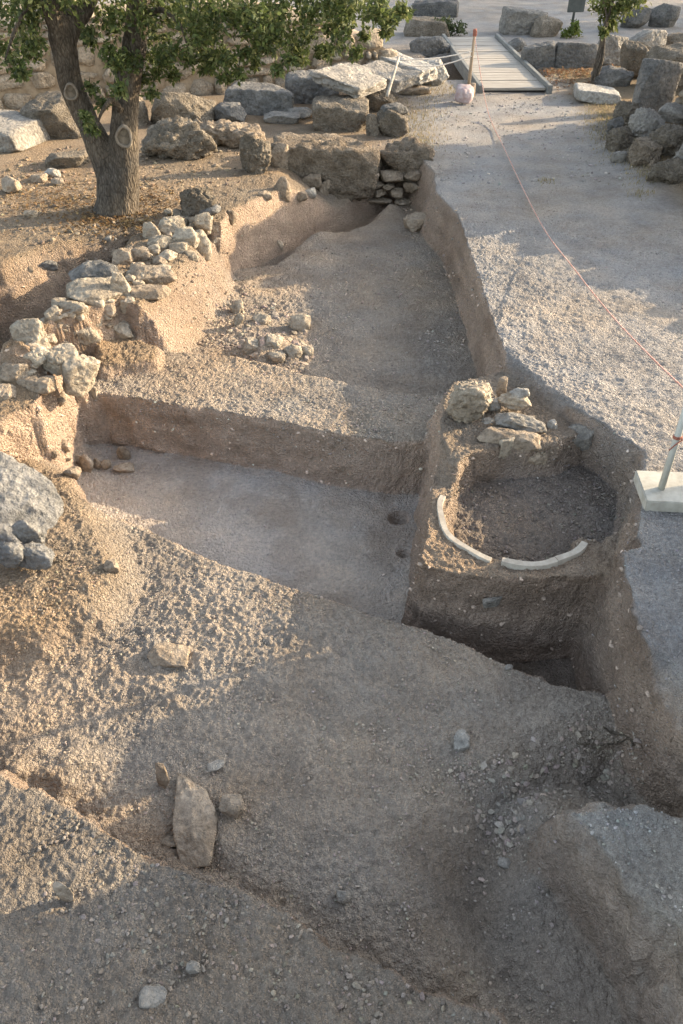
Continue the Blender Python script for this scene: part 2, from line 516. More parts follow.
def rotm(rx, ry, rz):
    return np.array((Matrix.Rotation(rz, 3, 'Z') @ Matrix.Rotation(ry, 3, 'Y') @ Matrix.Rotation(rx, 3, 'X')))


SEED = [100]


def stone(name, loc, dims, mat, rot=(0, 0, 0), parent=None, label=None, group=None, cat='stone', **kw):
    """a stone at its base point; dims full sizes"""
    SEED[0] += 1
    seed = kw.pop('seed', SEED[0])
    if 'sub' not in kw: kw['sub'] = 5 if max(dims) / max(1.0, math.hypot(loc[0], loc[1])) > .035 else (4 if max(dims) / max(1.0, math.hypot(loc[0], loc[1])) > .012 else 3)
    V, Fc = rock_shape(dims, seed, **kw)
    V = V @ rotm(*rot).T
    o = fast_mesh(name, V, Fc, mat)
    o.location = loc
    if parent: o.parent = parent; o.location = Vector(loc) - parent.location
    if label: tag(o, label, cat, group)
    return o


def stone_px(name, box, mat, dr=.8, embed=.25, rz=None, tilt=None, zbase=None, yplane=None, hmin=.35, **kw):
    """a stone surveyed by its outline (left, top, right, bottom): it stands on the terrain under its lower edge"""
    u0, v0, u1, v1 = box
    uc = (u0 + u1) / 2
    if yplane is not None:
        p = PY(uc, v1, yplane); t = yplane / ray(uc, v1)[1]
    elif zbase is not None:
        x, y = P(uc, v1, zbase); p = Vector((x, y, zbase)); t = y / ray(uc, v1)[1]
    else:
        p, t = hit(uc, v1 - .12 * (v1 - v0))
    a, b, c = ray(uc, (v0 + v1) / 2)
    el = math.atan2(-c, b)
    w = (u1 - u0) * t / F * math.hypot(1, 0)
    app = (v1 - v0) * t / F
    d = w * dr
    h = (app - d * math.sin(el)) / math.cos(el)
    if h < hmin * w * .6:
        h = hmin * w * .6
        d = max((app - h * math.cos(el)) / math.sin(el), .35 * w)
    h2 = h * (1 + embed)
    if rz is None: rz = random.uniform(-.25, .25)
    if tilt is None: tilt = (random.uniform(-.12, .12), random.uniform(-.12, .12))
    loc = (p.x, p.y + d / 2 * .95, p.z + h - h2 / 2)
    return stone(name, loc, (w * 1.03, d, h2), mat, (tilt[0], tilt[1], rz), **kw)


# ------------------------------------------------------------------ ground sheet
def axis(stops):
    out = [stops[0][0]]
    for (a, s0), (b, s1) in zip(stops[:-1], stops[1:]):
        x = a
        while True:
            f = (x - a) / (b - a)
            x = x + s0 * (s1 / s0) ** f
            if x >= b: break
            out.append(x)
        out.append(b)
    return np.array(out)


xs = axis([(-400, 60), (-30, 1.5), (-6, .07), (-3.4, .018), (-2.7, .0095), (.2, .0095), (.35, .0085), (2.15, .0085), (2.5, .02), (6, .08), (30, 1.5), (400, 60)])
ys = axis([(-60, 10), (-4, .4), (.7, .03), (1.2, .0090), (3.7, .0092), (3.8, .0058), (4.4, .0058), (4.5, .0092), (5.2, .0095), (5.5, .013), (6.0, .013), (6.1, .0065), (6.8, .0065), (6.95, .0145), (9.5, .02), (14, .03), (18, .08), (30, .5), (60, 3), (600, 90)])
GX, GY = np.meshgrid(xs, ys)
H, T = height(GX, GY, True)
dzx = np.gradient(H, xs, axis=1); dzy = np.gradient(H, ys, axis=0)
nl = np.sqrt(1 + dzx ** 2 + dzy ** 2)
NX, NYv, NZ = -dzx / nl, -dzy / nl, 1 / nl
fade = np.clip((16 - GY) / 6, 0, 1) * np.clip((GY + 1) / 1, 0, 1) * np.clip((6 - np.abs(GX)) / 2, 0, 1)
gritty = np.clip(1.2 - (T[..., 0] - .2) * 1, .6, 1.2)
isp = np.clip((GX - 1.6) / .3, 0, 1) * (H > -.08)
crumb = fbm(GX * 9, GY * 9, H * 9, oct=3, seed=41)
clod = fbm(GX * 26, GY * 26, H * 26, oct=2, seed=43)
fine = vnoise(GX * 52, GY * 52, H * 52, seed=47)
clodp = np.clip(clod, -.25, 1)
t2m = np.clip(-sdf(t2, GX, GY) / .1, 0, 1) * (H < -.9)
rough_ = .65 + .5 * fbm(GX * 1.3, GY * 1.3, oct=2, seed=91)
fine2 = np.clip(vnoise(GX * 95, GY * 95, H * 95, seed=48), -.4, 1)
amp = (1 - .65 * np.clip((.75 - NZ) / .3, 0, 1)) * (.012 * crumb + .0125 * clodp * np.clip(rough_, .3, 1.4) + .0095 * np.clip(fine, -.4, 1) + .0045 * fine2) * (1 - .45 * t2m) * (1 - .25 * isp)
Y_LEFT = -1.2
# raised trowel ledges on the cut faces
steep = np.clip((1 - NZ - .25) / .4, 0, 1)
amp = amp + steep * (.026 * fbm(GX * 6, GY * 6, H * 9, oct=4, seed=61) + .05 * np.clip(fbm(GX * 4.5, GY * 4.5, H * 5, oct=3, seed=65), -.2, .8) * np.clip((Y_LEFT - GX) / .4, 0, 1) + .012 * np.clip(fbm(GX * 16, GY * 16, H * 22, oct=3, seed=63), -.4, 1))
amp = amp * fade
VX, VY, VZ = GX + NX * amp, GY + NYv * amp, H + NZ * amp
st = (steep * np.clip((14.5 - GY) / 1, 0, 1))[..., None]
wallc = np.array(C_WALL) * ((1 + .24 * fbm(GX * .7, GY * .7, H * 8, oct=4, seed=71)) * np.interp(GY, [3.5, 4.6, 5.8, 8], [.80, .85, 1.3, 1.1]))[..., None]
st = st * (1 - .3 * np.clip((GX - .6) / .2, 0, 1) * np.clip((2.75 - GY) / .2, 0, 1))[..., None]
notf = 1 - .6 * (np.clip(-sdf(fillp, GX, GY) / .05 + 1, 0, 1))[..., None]
T = T * (1 - .85 * st * notf) + wallc * (.85 * st * notf)
nx_, ny_ = len(xs), len(ys)
idx = np.arange(nx_ * ny_).reshape(ny_, nx_)
quads = np.stack([idx[:-1, :-1], idx[:-1, 1:], idx[1:, 1:], idx[1:, :-1]], -1).reshape(-1, 4)
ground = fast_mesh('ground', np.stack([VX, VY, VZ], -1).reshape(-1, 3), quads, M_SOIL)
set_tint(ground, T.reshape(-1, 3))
tag(ground, kind='structure')

# ------------------------------------------------------------------ gravel and crumbs
ICO1_V, ICO1_F = ico(1)


def scatter(name, pts, sizes, cols, mat, flat=.65, seed=1):
    """many little stones in one mesh; pts (n,3)"""
    rs = np.random.RandomState(seed)
    n = len(pts); k = len(ICO1_V)
    V = np.repeat(ICO1_V[None], n, 0) * (1 + rs.uniform(-.42, .36, (n, k, 1)))
    sc = rs.uniform(.6, 1.2, (n, 1, 3)); sc[:, :, 2] *= flat
    V = V * sc * sizes[:, None, None] * .5
    a = rs.uniform(0, 6.28, n); b = rs.uniform(-.6, .6, n)
    ca, sa, cb, sb = np.cos(a), np.sin(a), np.cos(b), np.sin(b)
    x = V[..., 0]; y = V[..., 1] * cb[:, None] - V[..., 2] * sb[:, None]; z = V[..., 1] * sb[:, None] + V[..., 2] * cb[:, None]
    V = np.stack([x * ca[:, None] - y * sa[:, None], x * sa[:, None] + y * ca[:, None], z], -1) + pts[:, None, :]
    Fc = (ICO1_F[None] + (np.arange(n) * k)[:, None, None]).reshape(-1, 3)
    o = fast_mesh(name, V.reshape(-1, 3), Fc, mat, smooth=False)
    set_tint(o, np.repeat(cols, k, 0))
    return tag(o, kind='stuff')


M_GRAVEL = tint_material('gravel stones', .95, 90, .3)


def zone_points(poly, n, smin, smax, pw, tint, rs, var=.16, sink=.1, zmax=9):
    p = np.array(poly); lo, hi = p.min(0), p.max(0)
    out = []
    x = rs.uniform(lo[0], hi[0], n * 4); y = rs.uniform(lo[1], hi[1], n * 4)
    k = sdf(poly, x, y) < 0
    # clumpy, not even
    k &= (fbm(x * 1.7, y * 1.7, oct=2, seed=15) + rs.uniform(-.9, .9, len(x))) > 0
    x, y = x[k][:n], y[k][:n]
    s = smin + (smax - smin) * rs.uniform(0, 1, len(x)) ** pw
    hz, tl = height(x, y, True)
    k = hz < zmax
    x, y, s, hz, tl = x[k], y[k], s[k], hz[k], tl[k]
    z = hz + s * sink
    c = (tl * .66) * (1 + rs.normal(0, var, (len(x), 1))) * (1 + rs.normal(0, .03, (len(x), 3)))
    od = (rs.uniform(0, 1, len(x)) < .10)[:, None]
    c = np.where(od, np.array(tint) * .95 * (1 + rs.normal(0, .15, (len(x), 1))), c)
    return np.stack([x, y, z], -1), s, np.clip(c, .05, .62)


def gravel(name, poly, n, smin, smax, pw, tint, seed, **kw):
    rs = np.random.RandomState(seed)
    p, s, c = zone_points(poly, n, smin, smax, pw, tint, rs, **kw)
    return scatter(name, p, s, c, M_GRAVEL, seed=seed)


pathzone = PL(EDGE[3:], 0)[::1] + [(2.2, 2.6), (4.2, 4.5), (4.6, 9), (3.6, 12), (1.6, 12)]
Pzone = PL([(81, 514), (291, 592), (460, 648), (620, 708), (660, 800), (540, 820), (500, 1000), (330, 930), (190, 860), (0, 760), (-20, 600)], -.65)
gravel('path_gravel', pathzone, 12000, .007, .022, 2.4, (.37, .34, .30), 3, sink=-.05)
gravel('crumbled_soil', Pzone, 16000, .006, .021, 3.0, (.33, .27, .205), 4, sink=-.05)
gravel('bank_gravel', bank, 8000, .005, .034, 4.5, (.225, .185, .142), 5, sink=-.05)
gravel('trench_crumbs', PL([(150, 345), (300, 375), (440, 385), (480, 340), (440, 210), (300, 250), (215, 275)], -.6), 4500, .010, .045, 3.5, (.37, .285, .205), 6, sink=-.05)
gravel('heap_rubble', PL([(225, 350), (235, 300), (275, 300), (312, 330), (305, 368), (250, 368)], -.6), 300, .03, .11, 2.2, (.40, .305, .215), 7, sink=-.05)
gravel('heap_rubble', PL([(165, 340), (205, 285), (260, 285), (240, 345)], -.6), 420, .02, .075, 2.4, (.42, .32, .225), 17, sink=-.05)
gravel('mound_soil_crumbs', rock_mound, 2500, .007, .03, 3.0, (.32, .26, .19), 18)
gravel('jar_fill_gravel', fillp, 2200, .006, .034, 2.6, (.225, .19, .16), 8)
gravel('baulk_crumbs', baulk, 5000, .008, .030, 2.5, (.36, .29, .215), 9, sink=-.05)
gravel('floor_crumbs', t2, 900, .006, .03, 3.5, (.45, .40, .345), 10)
gravel('pit_rubble', PL([(460, 790), (560, 740), (640, 760), (655, 800), (540, 812), (500, 880), (420, 900)], -.85), 900, .012, .06, 3.0, (.23, .19, .148), 12, sink=0, zmax=-.5)
gravel('pit_crumbs', pit, 4500, .006, .026, 3.2, (.30, .26, .21), 19, sink=-.05, zmax=-.4)
gravel('mound_gravel', mound, 4500, .005, .024, 2.8, (.30, .265, .22), 13, sink=-.05)
gravel('yard_stones', PL([(0, 262), (0, 170), (60, 150), (240, 150), (240, 200), (190, 190), (120, 245)], 0), 1600, .012, .09, 3.6, (.38, .285, .19), 14, sink=.1)
gravel('far_gravel', [(1.5, 12), (5, 12), (4.4, 18), (1.2, 18), (-.5, 15)], 2500, .012, .06, 3.2, (.42, .37, .31), 16)

# stones and grit stuck in the cut faces
rs = np.random.RandomState(88)
cand = np.argwhere((steep * fade > .6) & (GY < 13) & (GY > 2.9))
pk = cand[rs.randint(0, len(cand), 3000)]
pp_ = np.stack([VX[pk[:, 0], pk[:, 1]], VY[pk[:, 0], pk[:, 1]], VZ[pk[:, 0], pk[:, 1]]], -1)
sz = .006 + .05 * rs.uniform(0, 1, len(pp_)) ** 8
cl = T[pk[:, 0], pk[:, 1]] * (1 + rs.normal(-.02, .2, (len(pp_), 1)))
big_ = (sz > .025)[:, None]
cl = np.where(big_, cl * .8 + np.array((.30, .26, .21)) * .2, cl)
scatter('section_grit', pp_, sz, np.clip(cl, .05, .6), M_GRAVEL, seed=89)

# ------------------------------------------------------------------ loose stones in the trenches
S = stone_px


def loose(box, mat, label, group=None, name='stone', **kw):
    return S(name, box, mat, label=label, group=group, **kw)


# boulder and slabs on the jar block
loose((446, 368, 498, 428), M_CREAM, 'large rough pale grey boulder at the corner above the buried jar', name='boulder', dr=.75, zbase=-.16, boxy=.3, cuts=12, rough=.08, grain=.05, rz=.15, tilt=(.2, 0))
loose((496, 376, 507, 395), M_WARM, 'small upright tan stone wedged behind the pale grey boulder', zbase=-.06, dr=.6)
loose((498, 387, 533, 411), M_CREAM, 'flat grey slab, upper one of two beside the grey boulder', zbase=-.08, dr=.55, layered=.08, boxy=.4, rz=-.1, tilt=(.05, .12))
loose((508, 386, 530, 400), M_PALE, 'thin pale slab lying on the flat grey slab', zbase=.02, dr=.5, boxy=.4)
loose((494, 408, 550, 438), M_GREY, 'long flat grey slab above the back wall of the buried jar pit', zbase=-.15, dr=.45, layered=.10, boxy=.35, rz=-.12, tilt=(.12, .1))
loose((487, 397, 501, 412), M_PALE, 'small pale wedge stone between the boulder and the slabs', zbase=-.1)
loose((479, 415, 497, 427), M_PALE, 'small pale flat stone under the front of the grey boulder', zbase=-.16)
loose((459, 422, 473, 432), M_WARM, 'small tan pebble in the soil under the grey boulder', zbase=-.2)
loose((475, 428, 546, 450), M_WARM, 'wide flat stone set in the pit wall under the long slab', dr=.5, boxy=.4, rz=-.1, embed=.6)
loose((497, 440, 513, 463), M_CREAM, 'pale square stone fixed in the back wall of the jar pit', dr=.5, boxy=.8, embed=.5)
loose((524, 447, 549, 470), M_WARM, 'rounded earthy stone at the foot of the jar pit back wall', dr=.6)
loose((553, 420, 598, 456), M_GREY, 'broad grey boulder in the path edge behind the jar pit', name='boulder', dr=.7, boxy=.5, embed=.5)
loose((546, 418, 557, 436), M_PALE, 'narrow pale stone between long slab and path edge', zbase=-.2)

# big rock on the left
big = stone('boulder', (-2.68, 5.05, -.36), (1.16, .78, .46), M_BLUE, (R(10), R(12), R(-24)), label='huge smooth blue grey boulder at the left edge over the trench corner', cat='boulder', boxy=.45, cuts=6, sharp=9, rough=.06, grain=.03, layered=.05, sub=5)
loose((14, 514, 45, 548), M_BLUE, 'upright jagged blue grey stone below the huge left boulder', dr=.5, boxy=.5, rough=.1, layered=.05, zbase=-.30)
loose((-14, 536, 24, 566), M_BLUE, 'splintered grey stone at the left edge under the huge boulder', dr=.6, rough=.12, zbase=-.32)
loose((8, 538, 56, 568), M_BLUE, 'long splintered grey stone on the soil below the upright jagged stone', dr=.5, rough=.12, zbase=-.36)
loose((103, 558, 119, 576), M_WARM, 'small pale stone lit by the sun right of the left soil mound')
loose((146, 642, 190, 674), M_WARM, 'rounded pale stone alone on the sunlit slope in the middle left', dr=.7, boxy=.3)

# stones at the left end of the middle trench
grp = 'row of small stones in the trench corner'
for bx, lb in [((52, 440, 72, 455), 'flat tan stone at the top left of the trench corner row'),
               ((50, 452, 58, 461), 'tiny tan stone at the left end of the trench corner row'),
               ((57, 456, 72, 465), 'small flat tan stone under the top of the trench corner row'),
               ((72, 454, 86, 469), 'rounded tan stone in the trench corner row beside the flat one'),
               ((81, 455, 95, 475), 'upright bright tan stone in the middle of the trench corner row'),
               ((92, 457, 102, 471), 'narrow tan stone right of the upright one in the trench corner row'),
               ((101, 460, 111, 472), 'blocky tan stone at the right end of the trench corner row'),
               ((63, 465, 80, 482), 'larger tan stone lowest of the trench corner row'),
               ((118, 445, 130, 463), 'tan stone standing apart under the baulk face'),
               ((112, 462, 134, 476), 'low tan stone half buried in the whitish trench floor')]:
    loose(bx, M_WARM, lb, grp, dr=.7, boxy=.4, hmin=.6)

# far trench
loose((404, 214, 434, 235), M_WARM, 'tan boulder alone at the far end of the trench floor', name='boulder', boxy=.3)
loose((289, 312, 311, 334), M_CREAM, 'pale angular stone at the right of the rubble heap')
for bx, lb in [((230, 300, 243, 316), 'upright pale stone at the back left of the rubble heap'),
               ((232, 312, 244, 327), 'narrow pale stone at the left of the rubble heap'),
               ((250, 312, 270, 326), 'squat pale stone at the back of the rubble heap'),
               ((243, 338, 262, 356), 'rough pale stone at the front left of the rubble heap'),
               ((262, 334, 283, 352), 'rough pale stone at the centre top of the rubble heap'),
               ((283, 344, 303, 362), 'rough pale stone at the front right of the rubble heap'),
               ((300, 346, 314, 358), 'small pale stone rolled off the right of the rubble heap'),
               ((268, 350, 286, 366), 'rough pale stone at the front foot of the rubble heap')]:
    loose(bx, M_CREAM, lb, 'stones of the rubble heap', dr=.9, boxy=.4, rough=.07, grain=.05, embed=.5)
for bx, lb in [((176, 262, 190, 272), None)]: pass
loose((274, 180, 291, 203), M_WARM, 'upright tan stone on the trench rim left of the small group', dr=.6)
loose((301, 175, 322, 191), M_WARM, 'rounded tan stone topmost of the small group under the large block', dr=.7)
loose((318, 181, 331, 198), M_WARM, 'brown stone right in the small group under the large block', dr=.7)
loose((290, 192, 308, 205), M_WARM, 'flat tan stone lowest of the small group under the large block', dr=.7)
loose((304, 189, 316, 200), M_PALE, 'small pale stone in the middle of the small group under the block', dr=.7)
loose((258, 192, 272, 203), M_WARM, 'small tan stone on the sunlit bank edge of the far trench', dr=.7)
loose((276, 240, 284, 252), M_WARM, 'little brown stone at the left end of the far trench step', dr=.7)

# foreground stones
pa = Vector((*P(197, 866, -.74), -.74)); pb = Vector((*P(190, 766, -.66), -.66))
dv = pb - pa
V, Fc = rock_shape((.31, .16, dv.length * 1.0), 613, sub=5, boxy=.4, cuts=8, rough=.06, grain=.03)
V[:, 0] *= 1 - .45 * np.clip(V[:, 2] / dv.length + .25, 0, 1)
o = fast_mesh('boulder', V, Fc, M_WARM)
o.rotation_euler = dv.to_track_quat('Z', 'Y').to_euler(); o.location = (pa + pb) / 2 + Vector((0, .0, -.035))
tag(o, 'tall pointed grey brown stone leaning in the front trough', 'boulder')
loose((155, 765, 171, 791), M_WARM, 'small upright stone left of the tall pointed stone', dr=.6)
loose((217, 795, 245, 823), M_WARM, 'flat grey stone right of the tall pointed stone', dr=.8)
loose((206, 760, 224, 775), M_GREY, 'small flat stone behind the tall pointed stone', dr=.9)
loose((453, 731, 470, 757), M_PALE, 'pale triangular shard on the shaded slope', dr=1.3, boxy=.6, hmin=.12, cuts=4)
loose((636, 703, 656, 729), M_GREY, 'rounded grey stone in the right trench wall', dr=.6, zbase=-.6)
loose((631, 722, 641, 736), M_WARM, 'small tan stone beside the rounded one in the right trench wall', dr=.7, zbase=-.68)
loose((675, 760, 692, 785), M_GREY, 'grey stone at the right edge stuck in the trench wall', dr=.6, zbase=-.5)
loose((160, 835, 178, 850), M_WARM, 'small tan stone at the foot of the front trough', dr=.8)
loose((58, 884, 76, 905), M_WARM, 'thin upright flake on the front bank, half in sun', dr=.4)
loose((335, 890, 352, 908), M_GREY, 'pale grey stone in the front trough beside the bank edge', dr=.8)
loose((498, 858, 512, 872), M_GREY, 'light grey stone on the pit floor by the front mound', dr=.9)
loose((135, 990, 165, 1012), M_GREY, 'flat grey stone on the shaded front bank', dr=.8)
loose((186, 962, 200, 978), M_GREY, 'small dark grey stone on the shaded front bank above the flat one', dr=.8)
loose((505, 664, 514, 672), M_GREY, 'small grey stone on the dark floor below the jar block', dr=.8)
loose((482, 595, 503, 607), M_GREY, 'pale stone fixed in the front face of the jar block', dr=.3, zbase=-.5)

# ------------------------------------------------------------------ rubble wall on the left
wall = empty('rubble_wall', (-2.3, 8.5, 0))
tag(wall, 'low wall of loose grey stones along the left side of the trenches', 'stone wall')
for bx in [(67, 280, 118, 306), (112, 274, 129, 298), (91, 299, 103, 310), (60, 304, 86, 321), (95, 304, 114, 320), (99, 318, 130, 338),
           (46, 309, 60, 323), (15, 321, 40, 346), (38, 321, 70, 342), (68, 322, 99, 354), (14, 345, 46, 368), (2, 362, 26, 384),
           (20, 374, 50, 396), (-8, 367, 9, 384), (90, 386, 98, 399), (143, 224, 159, 240), (158, 219, 182, 238),
           (174, 217, 186, 227), (149, 236, 169, 249), (175, 229, 197, 246), (195, 238, 210, 256), (113, 249, 131, 265), (131, 248, 148, 262),
           (128, 264, 172, 284), (157, 250, 175, 262), (126, 284, 166, 302), (118, 297, 136, 312), (30, 338, 46, 352), (50, 396, 66, 408), (-10, 385, 14, 402),
           (170, 243, 186, 254), (185, 252, 198, 262)]:
    warm = bx in [(20, 374, 50, 396), (2, 362, 26, 384), (113, 249, 131, 265), (131, 248, 148, 262), (126, 284, 166, 302), (95, 304, 114, 320), (50, 396, 66, 408), (-10, 385, 14, 402), (128, 264, 172, 284)]
    q_u, q_v, q_w, q_h = (bx[0] + bx[2]) / 2, (bx[1] + bx[3]) / 2, (bx[2] - bx[0]) * .6, (bx[3] - bx[1]) * .6
    S('stone', (q_u - q_w, q_v - q_h, q_u + q_w, q_v + q_h), M_WARM if warm else M_CREAM, parent=wall, dr=.75, boxy=.45, rough=.06, embed=.5)
rs = np.random.RandomState(12)
for k in range(105):
    f = rs.uniform(0, 1)
    u, v = np.interp(f, [0, .3, .6, 1], [20, 70, 125, 200]) + rs.normal(0, 15), np.interp(f, [0, .3, .6, 1], [385, 330, 280, 225]) + rs.normal(0, 10)
    r_ = rs.uniform(3.0, 8.5)
    S('stone', (u - r_, v - r_ * .75, u + r_, v + r_ * .75), M_WARM if rs.rand() < .35 else M_CREAM, parent=wall, dr=.9, boxy=.4, embed=.6)
S('stone', (40, 338, 78, 374), M_CREAM, parent=wall, dr=.8, boxy=.6, zbase=.08, cuts=5, rough=.03, rz=.5, tilt=(.15, .1))
S('stone', (62, 346, 99, 393), M_CREAM, parent=wall, dr=.7, boxy=.6, zbase=-.1, cuts=5, rough=.03, rz=.6, tilt=(.2, .2))
S('stone', (178, 184, 219, 221), M_CRUST, parent=wall, dr=.6, boxy=.3, zbase=.02, rough=.1, grain=.06)
S('stone', (194, 211, 213, 230), M_CREAM, parent=wall, dr=.7, zbase=.0)
S('stone', (197, 204, 220, 216), M_BLUE, parent=wall, dr=.6, zbase=.1)
loose((223, 211, 237, 226), M_WARM, 'pale stone on the lip of the bank at the far end of the rubble wall')
loose((68, 262, 120, 288), M_DARK, 'long grey slab lying in the shaded ditch behind the rubble wall', name='slab', dr=.5, boxy=.6)
loose((35, 259, 56, 275), M_DARK, 'rounded grey stone in the shaded ditch behind the wall')
loose((104, 236, 112, 243), M_GREY, 'small grey stone in the tree shade, left of its neighbour')
loose((110, 237, 117, 243), M_PALE, 'small pale stone in the tree shade, right of its neighbour')
loose((24, 210, 36, 219), M_WARM, 'tan stone on the dry ground left of the tree shadow')
loose((41, 168, 60, 180), M_PALE, 'pale stone topmost of the low rubble left of the tree')
loose((28, 174, 46, 184), M_WARM, 'tan flat stone in the low rubble left of the tree')
loose((0, 178, 22, 196), M_WARM, 'tan rough stone at the left edge in the low rubble')
loose((50, 178, 64, 187), M_WARM, 'small tan stone at the right of the low rubble by the tree')
loose((44, 150, 90, 172), M_CRUST, 'low crusted rock half buried behind the tree trunk', boxy=.3)

# ------------------------------------------------------------------ blocks and boulders behind the trench
loose((272, 135, 380, 196), M_BROWN, 'large flat topped stone block across the back of the far trench', name='stone_block', dr=.55, boxy=.95, cuts=4, zbase=-.42, sharp=40, rough=.022, grain=.04, rz=-.10, tilt=(0, .04), sub=5)
bo = empty('rubble_pier', (1.0, 13.3, -.7))
tag(bo, 'big brown boulder resting on small rubble at the back corner of the trench', 'stone pier')
S('boulder', (378, 132, 438, 178), M_BROWN, parent=bo, dr=.75, yplane=13.15, boxy=.3, rough=.08, grain=.05, sub=4)
for bx in [(364, 179, 384, 191), (382, 182, 395, 191), (402, 179, 422, 196), (367, 171, 379, 181), (374, 188, 386, 198), (390, 187, 404, 198), (368, 194, 392, 207),
           (380, 168, 406, 184), (404, 168, 424, 182), (420, 176, 436, 192), (392, 196, 412, 206), (412, 192, 430, 202)]:
    S('stone', bx, M_WARM, parent=bo, dr=1.0, yplane=13.0, boxy=.45, embed=.1)
loose((363, 92, 395, 116), M_CRUST, 'rough grey block at the slab end of the short row beside the path', name='stone_block', dr=.8)
loose((380, 103, 408, 116), M_DARK, 'flat dark stone lying on the rounded boulder beside the path', zbase=.30, dr=.6)
loose((375, 112, 409, 141), M_CRUST, 'dark rounded boulder beside the dry grass at the path', name='boulder', dr=.7, boxy=.4)
loose((365, 117, 379, 139), M_CRUST, 'narrow brown stone left of the dark rounded boulder', dr=.6)
loose((310, 102, 368, 136), M_CRUST, 'stepped long stone block in front of the leaning slab', name='stone_block', dr=.75, boxy=.95, cuts=3, sharp=18, rz=.02, tilt=(0, 0))
loose((284, 76, 338, 108), M_DARK, 'dark block propping the leaning slab', name='stone_block', dr=.6, boxy=.8)
loose((224, 87, 295, 119), M_DARK, 'dark grey rectangular block lying before the terrace wall', name='stone_block', dr=.6, boxy=.9, cuts=4, rz=-.08)
loose((209, 104, 244, 127), M_DARK, 'smaller dark stone at the left of the dark rectangular block', dr=.8)
loose((146, 93, 215, 131), M_CRUST, 'big brown squared block at the foot of the terrace wall right of the tree', name='stone_block', dr=.5, boxy=.75, rough=.08)
loose((129, 98, 149, 130), M_CRUST, 'narrow upright block between the tree and the brown squared block', dr=.8, boxy=.7)
loose((136, 126, 213, 167), M_CRUST, 'big rounded pitted boulder right of the tree trunk', name='boulder', dr=.55, boxy=.25, rough=.08, grain=.06, sub=5)
loose((190, 122, 264, 152), M_WARM, 'long low heap of cemented rubble behind the pitted boulder', dr=.55, boxy=.2, rough=.16, grain=.1, sub=5)
loose((240, 141, 272, 179), M_CRUST, 'knobbly upright grey rock at the left of the large block', name='boulder', dr=.6, rough=.14, grain=.07)
loose((271, 146, 290, 171), M_WARM, 'pale split stone against the left end of the large block', dr=.6)
loose((262, 112, 300, 127), M_GREY, 'low flat grey stone between dark block and large block', dr=1.0)
loose((286, 108, 314, 122), M_GREY, 'low grey stone left of the stepped block', dr=1.0)
loose((8, 99, 82, 147), M_CRUST, 'large tilted rough slab between the tree and the terrace wall', name='slab', dr=.75, boxy=.6, tilt=(.12, -.1))
V, Fc = rock_shape((1.7, 1.3, .38), 901, sub=5, boxy=1.0, cuts=2, sharp=24, rough=.02, grain=.02)
o = fast_mesh('slab', V, Fc, M_GREY)
pp, _ = hit(-4, 150)
o.location = (pp.x - .18, pp.y + .62, pp.z + .15); o.rotation_euler = (0, 0, R(-20))
tag(o, 'smooth flat grey slab at the left edge behind the tree', 'slab')


def slab(corners, thick, mat, label, seed, name='slab'):
    """a quarried slab given by its four upper corners in space"""
    c = [Vector(p) for p in corners]
    V, Fc = ico(5)
    d = np.abs(V)
    r = 1 / np.power(np.power(d, 22).sum(1), 1 / 22)
    W = V * r[:, None]; W = np.clip(W / np.abs(W).max(0), -1, 1)
    o3 = RNG.uniform(0, 50, 3)
    nz = fbm(W[:, 0] * 3 + o3[0], W[:, 1] * 3 + o3[1], W[:, 2] * 2 + o3[2], oct=4, seed=seed)
    s, t = (W[:, 0] + 1) / 2, (W[:, 1] + 1) / 2
    s = s + .03 * nz * (np.abs(W[:, 0]) > .8); t = t + .03 * nz * (np.abs(W[:, 1]) > .8)
    A = np.array([list(q) for q in c])
    Q = (1 - s)[:, None] * (1 - t)[:, None] * A[0] + s[:, None] * (1 - t)[:, None] * A[1] + s[:, None] * t[:, None] * A[2] + (1 - s)[:, None] * t[:, None] * A[3]
    n = (c[1] - c[0]).cross(c[3] - c[0]).normalized()
    if n.z < 0: n = -n
    Q = Q + np.array(n) * (((W[:, 2] - 1) / 2) * thick + .025 * nz)[:, None]
    cen = Q.mean(0)
    o = fast_mesh(name, Q - cen, Fc, mat)
    o.location = cen
    return tag(o, label, 'slab')


slab([PY(311, 70, 15.6), PY(360, 89, 15.3), PY(389, 79, 16.4), PY(350, 61, 17.2)], .17, M_GREY, 'grey slab propped up aslant on a dark block', 5)
slab([PY(357, 66, 17.0), PY(398, 83, 16.6), PY(420, 73, 17.3), PY(376, 60, 18.0)], .2, M_GREY, 'flat grey slab between the propped slab and the broken slab', 6)
slab([PY(372, 52, 19.0), PY(420, 72, 17.6), PY(440, 66, 18.2), PY(388, 48, 19.8)], .25, M_PALE, 'long cracked pale slab, farthest of the three by the ropes', 7)
loose((418, 64, 451, 89), M_PALE, 'broken pale block at the near end of the long cracked slab', name='stone_block', dr=.7, boxy=.7, rough=.08)
loose((398, 86, 432, 98), M_WARM, 'low flat tan stone in the dry grass below the slabs', dr=.9)

